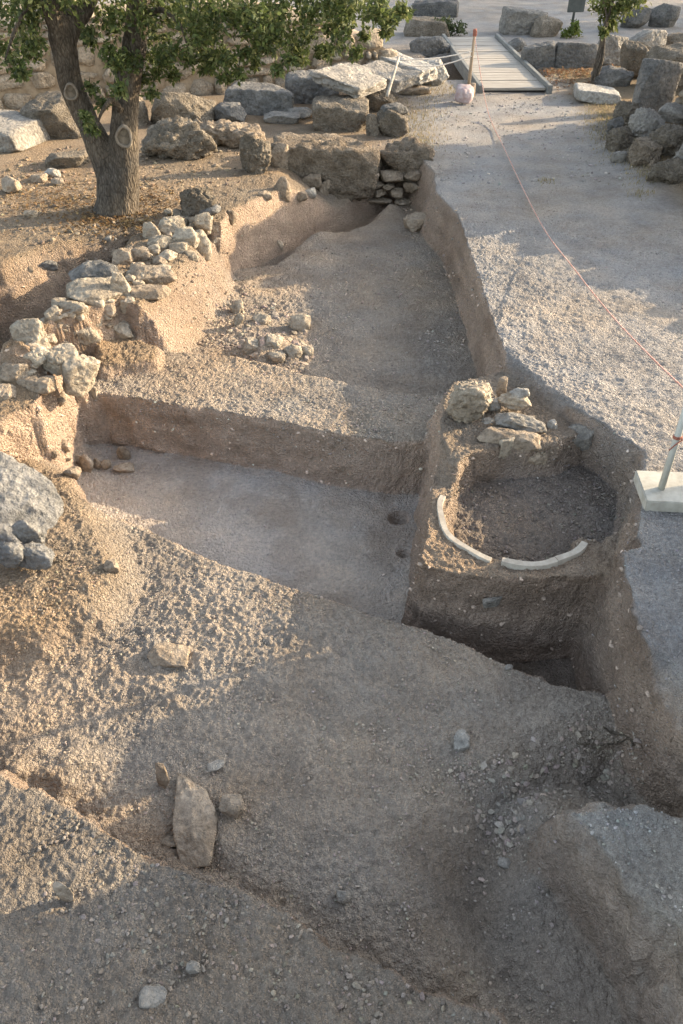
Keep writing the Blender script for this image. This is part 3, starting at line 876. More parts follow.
# ------------------------------------------------------------------ walls of masonry
def masonry(length, hfun, rs, hmin=.14, hmax=.34, lmin=.16, lmax=.6, depth=.3, sub=3):
    """roughly coursed stones facing -y, from x=0 to length"""
    Vs, Fs, n = [], [], 0
    z = -.08
    while z < 4:
        h = rs.uniform(hmin, hmax)
        x = rs.uniform(-.2, 0)
        any_ = False
        while x < length:
            l = rs.uniform(lmin, lmax) * (.6 + h / hmax * .6)
            if z + h * .6 < hfun(x + l / 2):
                any_ = True
                parts = [(x, l, z, h)]
                if rs.rand() < .3 and h > .2: parts = [(x, l, z, h * .48), (x, l * .55, z + h * .5, h * .5), (x + l * .56, l * .44, z + h * .5, h * .5)]
                for (px, pl, pz, ph) in parts:
                    V, Fc = rock_shape((pl * .99, depth, ph * .99), rs.randint(1, 99999), sub=sub, boxy=.75, cuts=6, sharp=12, rough=.06, grain=.04)
                    a = rs.normal(0, .04)
                    ca, sa = math.cos(a), math.sin(a)
                    V = np.stack([V[:, 0] * ca - V[:, 2] * sa, V[:, 1], V[:, 0] * sa + V[:, 2] * ca], -1)
                    Vs.append(V + np.array([px + pl / 2, rs.uniform(-.05, .03), pz + ph / 2])); Fs.append(Fc + n); n += len(V)
            x += l + .012
        z += h * .97
        if not any_: break
    return np.concatenate(Vs), np.concatenate(Fs)


def core_box(length, hfun, depth, y0):
    """the earth core behind the face, with the same broken top"""
    n = 40
    V, Fc = [], []
    for i in range(n + 1):
        x = length * i / n; h = hfun(x) - .1
        V += [(x, y0, -.3), (x, y0, h), (x, y0 + depth, h), (x, y0 + depth, -.3)]
    for i in range(n):
        a, b = i * 4, i * 4 + 4
        for k in range(4):
            k2 = (k + 1) % 4
            Fc.append((a + k, b + k, b + k2, a + k2))
    Fc += [(0, 1, 2, 3), (n * 4 + 3, n * 4 + 2, n * 4 + 1, n * 4)]
    return V, Fc


M_EARTH = plain_material('packed earth', (.22, .16, .10), (.36, .28, .19), (7, 7, 7), .95, .8)


def wall_thing(name, p0, p1, hfun, label, mat, depth=.7, seed=1, **kw):
    p0, p1 = Vector(p0), Vector(p1)
    d = p1 - p0; L = d.length
    root = empty(name, (p0.x, p0.y, 0), math.atan2(d.y, d.x))
    tag(root, label, 'stone wall')
    V, Fc = masonry(L, hfun, np.random.RandomState(seed), **kw)
    fast_mesh('facing', V, Fc, mat, parent=root)
    V, Fc = core_box(L, hfun, depth, -.045 if depth > 0 else .05)
    new_mesh('core', V, Fc, M_EARTH, smooth=False, parent=root)
    return root


M_MAS = stone_material('terrace masonry', (.19, .15, .105), (.29, .235, .17), (.40, .335, .255), scale=1.2, spot_amt=.4, spots=(.15, .125, .09))
wall_thing('terrace_wall', (-8.6, 15.6), (.9, 18.9), lambda x: 1.55 + .12 * math.sin(x * 2.1) + .07 * math.sin(x * 5.3) - max(0, x - 8.2) * .5,
           'long old retaining wall of irregular stones behind the tree', M_MAS, depth=2.2, seed=4, hmin=.14, hmax=.42, lmin=.18, lmax=.8)

# ------------------------------------------------------------------ buried jar
M_CLAY = plain_material('pale fired clay', (.31, .27, .215), (.42, .38, .31), (14, 14, 14), .8, .3)
jar = empty('storage_jar', (JAR[0], JAR[1], -.28))
tag(jar, 'broken round rim of a big clay jar buried in the soil block', 'clay jar')


def arc(name, a0, a1, r, w, z, hgt, parent, seed, n=70):
    rs = np.random.RandomState(seed)
    V, Fc = [], []
    prof = [(-.5, -1), (-.5, -.04), (-.44, .0), (.42, .0), (.5, -.05), (.5, -1)]
    k = len(prof)
    for i in range(n + 1):
        a = a0 + (a1 - a0) * i / n
        j = .006 * math.sin(a * 9 + seed) + rs.normal(0, .0008)
        e = 1 - .1 * (i in (0, n)) * rs.rand()
        for (pr, pz) in prof:
            rr = r + j + pr * w * (1 + .05 * math.sin(a * 14))
            V.append((rr * math.cos(a), rr * math.sin(a), z + pz * hgt * e + .006 * math.sin(a * 5)))
    for i in range(n):
        for q in range(k):
            q2 = (q + 1) % k
            Fc.append((i * k + q, (i + 1) * k + q, (i + 1) * k + q2, i * k + q2))
    Fc += [tuple(range(k)), tuple(range(n * k + k - 1, n * k - 1, -1))]
    o = new_mesh(name, V, Fc, M_CLAY, smooth=True, parent=parent)
    o.data.set_sharp_from_angle(angle=R(28))
    return o


arc('rim_shard', R(157), R(243), JR, .047, .022, .2, jar, 1)
arc('rim_shard', R(250.5), R(291), JR - .01, .056, .036, .2, jar, 2)
arc('rim_shard', R(291.5), R(323), JR - .012, .056, .034, .2, jar, 3)

# ------------------------------------------------------------------ rope barrier
M_CONC = plain_material('painted concrete', (.33, .305, .25), (.47, .445, .375), (9, 9, 9), .85, .3)
M_POLE = plain_material('painted metal pole', (.42, .42, .36), (.50, .49, .43), (9, 9, 9), .5, .05)
M_WOOD = plain_material('grey weathered timber', (.25, .22, .18), (.385, .345, .285), (2, 30, 30), .9, .5)
M_POST = plain_material('bare wooden post', (.30, .21, .13), (.44, .33, .22), (25, 25, 3), .85, .4)
M_ROPE = plain_material('red and white rope', (.42, .17, .12), (.55, .40, .33), (60, 60, 60), .9, .2, pts=(.45, .55))
M_CORD = plain_material('pale rope', (.52, .46, .38), (.62, .56, .48), (60, 60, 60), .9, .2)
M_RED = plain_material('faded red cord', (.22, .075, .05), (.36, .15, .10), (50, 50, 50), .8, .1)
M_SACK = plain_material('pale cloth sack', (.38, .27, .25), (.50, .43, .41), (9, 9, 9), .95, .4)


def tube(points, radii, seg=10, noise=0, seed=0, cap=True):
    pts = [Vector(p) for p in points]
    V, Fc = [], []
    n = len(pts)
    up = Vector((0, 0, 1))
    prev = None
    for i, p in enumerate(pts):
        tdir = (pts[min(i + 1, n - 1)] - pts[max(i - 1, 0)]).normalized()
        if prev is None:
            a = tdir.cross(up)
            if a.length < .1: a = tdir.cross(Vector((1, 0, 0)))
        else:
            a = prev - tdir * prev.dot(tdir)
        a.normalize(); prev = a
        b = tdir.cross(a)
        r = radii[i] if hasattr(radii, '__len__') else radii
        for k in range(seg):
            an = 2 * math.pi * k / seg
            V.append(p + (a * math.cos(an) + b * math.sin(an)) * r)
    for i in range(n - 1):
        for k in range(seg):
            k2 = (k + 1) % seg
            Fc.append((i * seg + k, i * seg + k2, (i + 1) * seg + k2, (i + 1) * seg + k))
    if cap:
        Fc.append(tuple(range(seg - 1, -1, -1))); Fc.append(tuple(range((n - 1) * seg, n * seg)))
    return V, Fc


def spline(pts, n):
    """Catmull-Rom through the points"""
    p = [Vector(q) for q in pts]; p = [p[0] * 2 - p[1]] + p + [p[-1] * 2 - p[-2]]
    out = []
    m = len(p) - 3
    for i in range(m):
        for j in range(n):
            t = j / n
            a, b, c, d = p[i:i + 4]
            out.append(.5 * ((2 * b) + (c - a) * t + (2 * a - 5 * b + 4 * c - d) * t * t + (3 * b - a - 3 * c + d) * t ** 3))
    out.append(p[-2])
    return out


def box_mesh(x0, x1, y0, y1, z0, z1, bev=.008):
    bm = bmesh.new()
    bmesh.ops.create_cube(bm, size=1)
    for v in bm.verts:
        v.co = Vector(((x0 + x1) / 2 + v.co.x * (x1 - x0), (y0 + y1) / 2 + v.co.y * (y1 - y0), (z0 + z1) / 2 + v.co.z * (z1 - z0)))
    bmesh.ops.bevel(bm, geom=bm.edges[:], offset=bev, segments=2, affect='EDGES')
    return bm


def bm_obj(name, bm, mat, parent=None, smooth=False):
    me = bpy.data.meshes.new(name); bm.to_mesh(me); bm.free()
    o = bpy.data.objects.new(name, me); COL.objects.link(o)
    me.materials.append(mat)
    if smooth: me.polygons.foreach_set('use_smooth', [True] * len(me.polygons))
    if parent: o.parent = parent
    return o


bx, by = P(661, 489, .08)
bar = empty('barrier_post', (bx, by, .02), R(-4))
tag(bar, 'pale metal barrier post on a square concrete base at the path edge', 'barrier post')
bm_obj('base', box_mesh(-.135, .25, -.16, .22, -.03, .065, .007), M_CONC, bar)
V, Fc = tube([(0, 0, .06), (0, 0, .5), (0, 0, 1.02)], .0245, 18)
new_mesh('pole', V, Fc, M_POLE, parent=bar)
V, Fc = tube([(0, 0, 1.02), (0, 0, 1.03), (0, 0, 1.045)], [.026, .026, .012], 18)
new_mesh('cap', V, Fc, M_POLE, parent=bar)
kn = []
for i in range(60):
    a = i / 60 * 2 * math.pi * 3
    kn.append((.026 * math.cos(a), .026 * math.sin(a), .50 + .022 * i / 60))
kn += [(.03, -.02, .50), (-.02, -.045, .47), (-.05, -.05, .43)]
V, Fc = tube(kn, .005, 6)
new_mesh('knot', V, Fc, M_RED, parent=bar)

wp = PY(468, 92, 17.6)
post = empty('wooden_post', (wp.x, wp.y, ground_z(wp.x, wp.y)))
tag(post, 'thin wooden stake with a red rag tied on top beside the boardwalk', 'stake')
V, Fc = tube([(0, 0, -.1), (.01, 0, .5), (.03, 0, 1.12)], [.034, .031, .027], 10)
new_mesh('stake', V, Fc, M_POST, parent=post)
V, Fc = rock_shape((.085, .085, .16), 77, sub=3, boxy=.2, rough=.12)
q = fast_mesh('rag', V, Fc, M_RED, parent=post); q.location = (.03, 0, 1.08)
V, Fc = tube([(.09, .05, -.05), (.09, .05, .22)], [.07, .06], 8)
new_mesh('peg', V, Fc, M_POST, parent=post)
wp2 = PY(465, 99, 16.9)
V, Fc = rock_shape((.36, .34, .36), 41, sub=4, boxy=.1, cuts=3, sharp=5, rough=.10, grain=.02)
sk = fast_mesh('sack', V, Fc, M_SACK); sk.location = (wp2.x, wp2.y + .1, ground_z(wp2.x, wp2.y) + .15)
tag(sk, 'small round pinkish white cloth sack on the path by the stake', 'sack')

rp = [post.location + Vector((.03, -.03, 1.02))]
for u, v, x in [(487, 108, 2.66), (505, 150, 2.62), (540, 222, 2.53), (575, 270, 2.48), (612, 316, 2.44), (650, 356, 2.41), (683, 388, 2.385)]:
    rp.append(PX(u, v, x))
rp.append(Vector((bx - .02, by + .01, .86)))
for p in rp[1:-1]: p.z = max(p.z, ground_z(p.x, p.y) + .012)
V, Fc = tube(spline(rp, 10), .0065, 6)
tag(new_mesh('rope', V, Fc, M_ROPE), 'long sagging red and white rope from the stake to the barrier post', 'rope')
for i, (uv, lab) in enumerate([((398, 66), 'upper pale rope tied from the leaning stick to the stake'), ((399, 69), 'lower pale rope tied from the leaning stick to the stake')]):
    a = PY(uv[0] + 2, uv[1] - 6 + i * 2, 17.0); b = post.location + Vector((.0, -.02, .78 - .08 * i))
    mid = (a + b) / 2 - Vector((0, 0, .04 + .05 * i))
    V, Fc = tube(spline([a, mid, b], 10), .012, 6)
    tag(new_mesh('rope', V, Fc, M_CORD), lab, 'rope')
a, b = PY(388, 93, 15.2), PY(399, 57, 15.8)
V, Fc = tube([a - (b - a) * .1, a, (a + b) / 2, b], [.03, .03, .026, .022], 8)
tag(new_mesh('stick', V, Fc, M_WOOD), 'pale stick leaning upright beside the slabs', 'stick')

# ------------------------------------------------------------------ boardwalk
bwr = empty('boardwalk', (3.5, 18.0, 0), R(1.2))
tag(bwr, 'grey wooden boardwalk with low edge beams leading to the back path', 'boardwalk')
bmx = bmesh.new()
rs = np.random.RandomState(5)
y = 0
while y < 6.1:
    wd = rs.uniform(.24, .30)
    m = box_mesh(-.64 + rs.normal(0, .008), .64 + rs.normal(0, .008), y, y + wd - .022, .03 + rs.normal(0, .004), .075 + rs.normal(0, .004), .004)
    me = bpy.data.meshes.new('tmp'); m.to_mesh(me); m.free(); bmx.from_mesh(me); bpy.data.meshes.remove(me)
    y += wd
bm_obj('deck', bmx, M_WOOD, bwr)
M_BEAM = plain_material('dark weathered beam', (.13, .13, .12), (.22, .215, .19), (20, 2, 20), .9, .4)
for s in (-1, 1):
    bm_obj('edge_beam', box_mesh(s * .70 - .045, s * .70 + .045, -.15, 6.2, -.12, .15, .01), M_BEAM, bwr)

# ------------------------------------------------------------------ right hand rocks
rw = empty('boulder_wall', (4.6, 13.0, 0))
tag(rw, 'row of rough grey brown boulders along the right side of the path', 'stone wall')
for bx_, m_ in [((612, 103, 642, 134), M_CRUST), ((630, 113, 664, 146), M_GREY), ((650, 126, 690, 164), M_CRUST), ((674, 140, 722, 186), M_GREY), ((610, 128, 634, 155), M_CRUST), ((632, 142, 660, 170), M_BROWN), ((654, 158, 690, 190), M_CRUST), ((606, 118, 622, 140), M_DARK)]:
    S('boulder', bx_, m_, parent=rw, dr=.95, boxy=.6, rough=.06, grain=.05, sub=5, embed=.35, rz=random.uniform(.05, .35), tilt=(random.uniform(-.15, .15), random.uniform(-.1, .2)))
loose((611, 152, 627, 165), M_GREY, 'grey stone at the foot of the boulder row, path side')
loose((639, 153, 648, 163), M_WARM, 'small pale stone in the boulder row foot, left of two')
loose((647, 158, 656, 168), M_WARM, 'small pale stone in the boulder row foot, right of two')
loose((580, 85, 624, 107), M_PALE, 'flat white stone slab at the path edge beyond the boulder row', name='slab', dr=1.3, boxy=.9, hmin=.12)
loose((633, 70, 674, 118), M_DARK, 'dark upright stone slab leaning behind the boulder row', name='slab', dr=.35, boxy=.95, cuts=3, sharp=18, tilt=(-.2, .15), rz=.15)
loose((648, 53, 720, 98), M_CRUST, 'big brown block behind the dark upright slab at the right edge', name='stone_block', dr=.6, boxy=.8)
loose((660, 105, 710, 128), M_GREY, 'grey boulder at the right edge behind the boulder row', name='boulder', dr=.8)
loose((593, 38, 630, 70), M_GREY, 'squarish grey block behind the sapling', name='stone_block', dr=.6, boxy=.75)
loose((592, 68, 634, 90), M_DARK, 'low dark rock behind the white slab', dr=.7)
loose((620, 46, 648, 84), M_CRUST, 'tilted brown rock right of the sapling', dr=.7, tilt=(.1, -.3))
loose((632, 34, 668, 56), M_GREY, 'grey white block right of the squarish block', name='stone_block', dr=.6, boxy=.7)
loose((664, 36, 700, 54), M_CRUST, 'brown block at the right edge of the back wall', name='stone_block', dr=.6, boxy=.7)
loose((620, 8, 650, 32), M_DARK, 'dark spotted boulder under the sapling crown', name='boulder', dr=.7)
loose((650, 8, 680, 31), M_DARK, 'dark pointed boulder at the top right of the picture', name='boulder', dr=.7)
loose((502, 14, 547, 38), M_GREY, 'pale grey squared block left of the sign', name='stone_block', dr=.6, boxy=.85, cuts=3)
loose((532, 20, 562, 40), M_CRUST, 'rough grey boulder between the squared block and the sign', name='boulder', dr=.7)
loose((600, 24, 618, 34), M_DARK, 'small dark rock at the foot of the sapling crown')
loose((508, 40, 526, 54), M_DARK, 'dark stone beside the far right corner of the boardwalk')
lw = empty('kerb_wall', (5.5, 20.2, 0))
tag(lw, 'low wall of long dark grey blocks beyond the boardwalk', 'stone wall')
for bx_ in [(522, 48, 556, 71), (555, 47, 596, 71)]:
    S('block', bx_, M_DARK, parent=lw, dr=.4, boxy=.95, cuts=3, sharp=18, rz=.0)
loose((409, 38, 450, 60), M_DARK, 'dark rough rock left of the far end of the boardwalk', name='boulder', dr=.7)
loose((404, 20, 452, 40), M_CRUST, 'mossy low stone bench left of the path at the back', name='stone_block', dr=.8, boxy=.8)
loose((412, 3, 458, 19), M_DARK, 'long dark beam of stone lying on the grey path at the back', name='stone_block', dr=.35, boxy=.95, cuts=2, sharp=20, rz=-.25)

# sign
sp, _ = hit(571, 30)
sg = empty('sign', (sp.x, sp.y, sp.z), R(8))
tag(sg, 'small dark information sign on a thin post by the back path', 'sign')
M_SIGN = plain_material('dark painted metal', (.055, .06, .055), (.085, .09, .08), (6, 6, 6), .5, .05)
V, Fc = tube([(0, 0, -.1), (.03, 0, 1.3)], .035, 10)
new_mesh('pole', V, Fc, M_SIGN, parent=sg)
pz = PY(575, 12, sp.y).z - sp.z
bm = box_mesh(-.24, .24, -.02, .02, pz, pz + .5, .012)
bm_obj('panel', bm, M_SIGN, sg).location = (.03, -.04, 0)

# ------------------------------------------------------------------ plants
M_LEAF = tint_material('tree leaves', .55, 40, 0, .35)


def leaves_mesh(name, centers, spread, per, size, cols, seed, parent=None, droop=.3):
    """leaf blades: folded six point leaves clustered round the given centres"""
    rs = np.random.RandomState(seed)
    C = np.repeat(np.array(centers, float), per, 0); Sp = np.repeat(np.array(spread, float), per, 0)
    n = len(C)
    d = rs.normal(0, 1, (n, 3)); d /= np.linalg.norm(d, axis=1)[:, None]
    d = d * (rs.uniform(0, 1, (n, 1)) ** .5) * Sp[:, None] if Sp.ndim == 1 else d * (rs.uniform(0, 1, (n, 1)) ** .5) * Sp
    # gather leaves along small twigs so that gaps stay open
    tw = np.floor(rs.uniform(0, 9, n))
    d = d * .75 + .25 * np.stack([np.sin(tw * 2.4 + C[:, 0] * 3), np.cos(tw * 1.7 + C[:, 1] * 5), np.sin(tw * 3.1)], -1) * (Sp[:, None] if Sp.ndim == 1 else Sp)
    p = C + d
    ax = rs.normal(0, 1, (n, 3)); ax[:, 2] -= droop; ax /= np.linalg.norm(ax, axis=1)[:, None]
    sd = rs.normal(0, 1, (n, 3)); sd -= (sd * ax).sum(1)[:, None] * ax; sd /= np.linalg.norm(sd, axis=1)[:, None]
    nr = np.cross(ax, sd)
    L = size * rs.uniform(.6, 1.25, (n, 1)); W = L * .26
    V = np.stack([p, p + ax * L * .4 + sd * W + nr * L * .1, p + ax * L, p + ax * L * .4 - sd * W + nr * L * .1], 1)
    i = np.arange(n)[:, None] * 4
    Fc = np.concatenate([i + np.array([[0, 1, 2]]), i + np.array([[0, 2, 3]])], 0)
    o = fast_mesh(name, V.reshape(-1, 3), Fc, M_LEAF, smooth=False, parent=parent)
    k = rs.randint(0, len(cols), n)
    c = np.array(cols)[k] * (1 + rs.normal(0, .18, (n, 1)))
    set_tint(o, np.repeat(np.clip(c, .01, .5), 4, 0))
    return o


def bark_material():
    m, nt, b = mat_base('bark')
    L = nt.links.new
    co = nt.nodes.new('ShaderNodeTexCoord').outputs['Object']
    mp = N(nt, 'ShaderNodeMapping'); L(co, mp.inputs[0]); mp.inputs['Scale'].default_value = (22, 22, 7)
    n = N(nt, 'ShaderNodeTexNoise', Scale=1.0, Detail=7.0, Roughness=.7, Distortion=.5); L(mp.outputs[0], n.inputs['Vector'])
    v = N(nt, 'ShaderNodeTexVoronoi', Scale=1.4, feature='DISTANCE_TO_EDGE'); L(mp.outputs[0], v.inputs['Vector'])
    n1 = N(nt, 'ShaderNodeTexNoise', Scale=2.5, Detail=4.0); L(co, n1.inputs['Vector'])
    c = ramp(nt, n.outputs[0], [(.3, (.055, .045, .035)), (.5, (.115, .098, .078)), (.7, (.185, .16, .13))])
    c = mixc(nt, c, ramp(nt, v.outputs[0], [(.0, g(.45)), (.18, g(1))]), .8, 'MULTIPLY')
    c = mixc(nt, c, ramp(nt, n1.outputs[0], [(.4, g(.8)), (.65, (1.3, 1.2, 1.05))]), .8, 'MULTIPLY')
    L(c, b.inputs['Base Color'])
    ad = N(nt, 'ShaderNodeMath', operation='MULTIPLY_ADD'); L(v.outputs[0], ad.inputs[0]); ad.inputs[1].default_value = 1.5; L(n.outputs[0], ad.inputs[2])
    bp = N(nt, 'ShaderNodeBump', Strength=.9, Distance=.03); L(ad.outputs[0], bp.inputs['Height']); L(bp.outputs[0], b.inputs['Normal'])
    return m


M_BARK = bark_material()


def fused(name, tubes, mat, voxel, parent, bumps=.012):
    """several limbs grown into one skin"""
    V, Fc = [], []
    for tv, tf in tubes:
        k = len(V); V += [tuple(q) for q in tv]; Fc += [tuple(i + k for i in f) for f in tf]
    o = new_mesh(name, V, Fc, mat)
    md = o.modifiers.new('r', 'REMESH'); md.mode = 'VOXEL'; md.voxel_size = voxel
    sm = o.modifiers.new('s', 'SMOOTH'); sm.iterations = 5; sm.factor = .5
    dg = bpy.context.evaluated_depsgraph_get()
    me = bpy.data.meshes.new_from_object(o.evaluated_get(dg))
    o.modifiers.clear()
    o.data = me
    co = np.empty(len(me.vertices) * 3, np.float32); me.vertices.foreach_get('co', co); co = co.reshape(-1, 3)
    no = np.empty(len(me.vertices) * 3, np.float32); me.vertices.foreach_get('normal', no); no = no.reshape(-1, 3)
    nz = fbm(co[:, 0] * 5, co[:, 1] * 5, co[:, 2] * 2.5, oct=3, seed=8) + .5 * fbm(co[:, 0] * 22, co[:, 1] * 22, co[:, 2] * 9, oct=2, seed=9)
    co = co + no * (bumps * nz)[:, None]
    me.vertices.foreach_set('co', co.astype(np.float32).ravel())
    me.polygons.foreach_set('use_smooth', [True] * len(me.polygons))
    me.update()
    o.parent = parent
    return o


TY = 10.75
tb = PY(118, 212, TY)
tree = empty('tree', (tb.x, TY, tb.z))
tag(tree, 'olive green tree with a forked trunk and pruning scars at the left', 'tree')
base = Vector(tree.location)


def tp(u, v, dy=0): return PY(u, v, TY + dy) - base


limbs = []
limbs.append(tube(spline([tp(116, 226), tp(117, 205), tp(113, 175), tp(101, 150), tp(87, 120), tp(72, 88, -.05), tp(66, 58, -.1), tp(61, 34, -.12)], 6),
                  np.interp(np.linspace(0, 1, 43), [0, .14, .3, .5, .75, 1], [.38, .26, .21, .15, .138, .15]), 20))
limbs.append(tube(spline([tp(118, 226), tp(119, 205), tp(122, 175), tp(124, 145), tp(125, 110, .05), tp(129, 75, .1), tp(135, 40, .1), tp(139, 0, .15), tp(143, -60, .2)], 6),
                  np.interp(np.linspace(0, 1, 49), [0, .14, .3, .45, .7, 1], [.38, .26, .21, .165, .145, .12]), 20))
limbs.append(tube(spline([tp(63, 40, -.12), tp(56, 20, -.2), tp(45, 0, -.25), tp(30, -30, -.3), tp(10, -80, -.4)], 6), np.linspace(.145, .07, 25), 14))
limbs.append(tube(spline([tp(63, 42, -.12), tp(72, 24, 0), tp(84, 8, .1), tp(96, -20, .2), tp(110, -90, .3)], 6), np.linspace(.145, .07, 25), 14))
for (u, v) in [(92, 226), (142, 224), (118, 232)]:
    limbs.append(tube([tp(118, 200), tp((118 + u) / 2, 212), tp(u, v)], [.2, .15, .05], 12))
fused('trunk', limbs, M_BARK, .022, tree)
M_SCAR = plain_material('cut heartwood', (.10, .08, .055), (.22, .18, .13), (18, 18, 18), .9, .4)
M_LIP = plain_material('healed bark lip', (.15, .125, .095), (.26, .22, .17), (20, 20, 20), .9, .4)


def scar(u, v, ru, rv, out, dx):
    root_p = tp(u, v, -out)
    n = 28
    V, Fc = [], []
    m = 8
    for i in range(n):
        a = 2 * math.pi * i / n
        for k in range(m):
            b = 2 * math.pi * k / m
            rr = (1 + .2 * math.cos(b)) * (1 + .07 * math.sin(a * 3 + ru * 50) + .05 * math.sin(a * 2 + 1))
            V.append((ru * rr * math.cos(a), -.03 * math.sin(b) + dx * ru * math.cos(a), rv * rr * math.sin(a)))
    for i in range(n):
        for k in range(m):
            Fc.append((i * m + k, ((i + 1) % n) * m + k, ((i + 1) % n) * m + (k + 1) % m, i * m + (k + 1) % m))
    lip = new_mesh('pruning_scar', V, Fc, M_LIP, parent=tree); lip.location = root_p
    V = [(0, .0, 0)] + [(ru * .95 * math.cos(2 * math.pi * i / n), .012 + dx * ru * math.cos(2 * math.pi * i / n), rv * .95 * math.sin(2 * math.pi * i / n)) for i in range(n)]
    V += [(x, yy + .1, z) for x, yy, z in V]
    Fc = [(0, 1 + (i + 1) % n, 1 + i) for i in range(n)] + [(1 + i, 1 + (i + 1) % n, n + 2 + (i + 1) % n, n + 2 + i) for i in range(n)]
    new_mesh('heartwood', V, Fc, M_SCAR, smooth=False, parent=lip)


scar(124, 137, .082, .12, .215, .15)
scar(71, 92, .065, .085, .20, .25)

GREENS = [(.065, .088, .026), (.095, .12, .036), (.12, .145, .05), (.17, .18, .07), (.08, .10, .045)]
clus = [(15, 20, 34), (8, 55, 22), (30, 45, 22), (40, 12, 22), (62, 6, 18), (20, 70, 12), (108, 20, 24), (112, 58, 20), (92, 40, 14), (128, 66, 20), (120, 88, 12), (150, 22, 28), (168, 50, 22), (150, 78, 14),
        (186, 18, 30), (196, 55, 16), (215, 28, 28), (232, 55, 18), (246, 22, 30), (262, 48, 20), (255, 68, 10), (280, 22, 28), (300, 42, 20), (318, 15, 28), (290, 62, 10), (338, 35, 18), (345, 12, 24), (352, 52, 9),
        (372, 12, 20), (388, 18, 18), (400, 16, 12), (388, 35, 11), (368, 34, 8), (96, 128, 9), (88, 116, 6), (104, 106, 6), (148, 92, 8), (92, 90, 5), (270, 5, 34), (225, 2, 34), (180, -5, 34), (310, -8, 34), (135, -5, 30), (80, -12, 30), (25, -15, 36), (350, -10, 30),
        (160, 62, 14), (210, 62, 12), (225, 78, 6), (250, 60, 14), (275, 66, 8), (300, 60, 10), (330, 52, 8), (145, 60, 16), (270, 35, 20), (205, 38, 20), (205, 70, 6), (175, 76, 8), (318, 50, 8), (240, 75, 5)]
cc, ss, per = [], [], []
for (u, v, r) in clus:
    for j in range(max(1, int(r / 6))):
        rad = r * .013
        p = tp(u + random.uniform(-.5, .5) * r, v + random.uniform(-.5, .4) * r, random.uniform(-.8, .8) - (.35 if v > 80 and u < 130 else 0))
        cc.append(p); ss.append(max(.10, rad * .62))
low = leaves_mesh('foliage', [list(p) for p in cc], ss, 95, .078, GREENS, 21, tree)
# the crown above the picture
rs = np.random.RandomState(33)
cc, ss = [], []
while len(cc) < 170:
    q = rs.uniform(-1, 1, 3)
    if .25 < np.linalg.norm(q) < 1:
        c = np.array([.6, .2, 4.6]) + q * np.array([3.6, 3.0, 2.0])
        cc.append(c); ss.append(rs.uniform(.25, .5))
leaves_mesh('crown', cc, ss, 60, .13, GREENS, 22, tree)
for (a, b_, c_, d_) in [((139, 0, .15), (180, -30, .3), (230, -10, .1), (262, 40, 0)), ((141, -40, .15), (220, -80, 0), (300, -40, -.1), (345, 30, 0)), ((141, -50, .2), (260, -120, 0), (350, -60, 0), (392, 25, 0)),
                        ((137, 20, .1), (160, 10, 0), (180, 25, -.2), (190, 55, -.3)), ((45, 0, -.25), (30, 5, -.4), (15, 30, -.5), (5, 60, -.5)), ((120, 110, -.15), (112, 100, -.3), (102, 112, -.4), (96, 128, -.4))]:
    V, Fc = tube(spline([tp(*a), tp(*b_), tp(*c_), tp(*d_)], 8), np.linspace(.045, .008, 25), 7)
    new_mesh('branch', V, Fc, M_BARK, parent=tree)

# sapling by the back wall
sp_, _ = hit(592, 86)
sap = empty('sapling', (sp_.x, sp_.y, sp_.z))
tag(sap, 'thin leafy sapling with a bare crooked stem right of the boardwalk', 'sapling')
def q_(u, v, dy=0): return PY(u, v, sp_.y + dy) - Vector(sap.location)
st = [tube(spline([q_(592, 88), q_(596, 66), q_(601, 45), q_(605, 25), q_(612, 5), q_(616, -20)], 6), np.linspace(.055, .02, 31), 8),
      tube(spline([q_(594, 84), q_(602, 60), q_(604, 40), q_(607, 20), q_(602, -5)], 6), np.linspace(.04, .015, 25), 8)]
V, Fc = [], []
for tv, tf in st:
    k = len(V); V += tv; Fc += [tuple(i + k for i in f) for f in tf]
new_mesh('stem', V, Fc, M_BARK, parent=sap)
leaves_mesh('foliage', [list(q_(u, v, random.uniform(-.4, .4))) for u, v in [(600, 5), (612, 0), (624, 4), (634, 2), (618, 12), (606, 14), (640, -6), (625, -10), (604, -14), (612, 24), (604, 32), (645, -15)]],
            [.28, .3, .3, .25, .22, .2, .3, .4, .4, .12, .1, .3], 110, .11, [(.10, .12, .04), (.13, .14, .05), (.08, .10, .03)], 5, sap)
bs_, _ = hit(571, 38)
bush = empty('shrub', (bs_.x, bs_.y, bs_.z))
tag(bush, 'small bright green shrub under the sign', 'shrub')
leaves_mesh('foliage', [(0, 0, .18), (.12, .05, .14), (-.15, 0, .12), (.05, 0, .3)], [.2, .18, .18, .14], 120, .09, [(.10, .13, .03), (.13, .16, .04)], 6, bush)
V, Fc = tube([(0, 0, -.05), (0, 0, .2)], .015, 6)
new_mesh('stem', V, Fc, M_BARK, parent=bush)
bs_, _ = hit(448, 36)
bush = empty('shrub', (bs_.x, bs_.y, bs_.z))
tag(bush, 'dull green low shrub by the mossy bench at the back', 'shrub')
leaves_mesh('foliage', [(0, 0, .2), (.3, .05, .18), (-.35, 0, .16), (-.1, 0, .3)], [.3, .25, .28, .2], 140, .11, [(.07, .09, .04), (.09, .10, .05)], 7, bush)
V, Fc = tube([(0, 0, -.05), (0, 0, .2)], .02, 6)
new_mesh('stem', V, Fc, M_BARK, parent=bush)


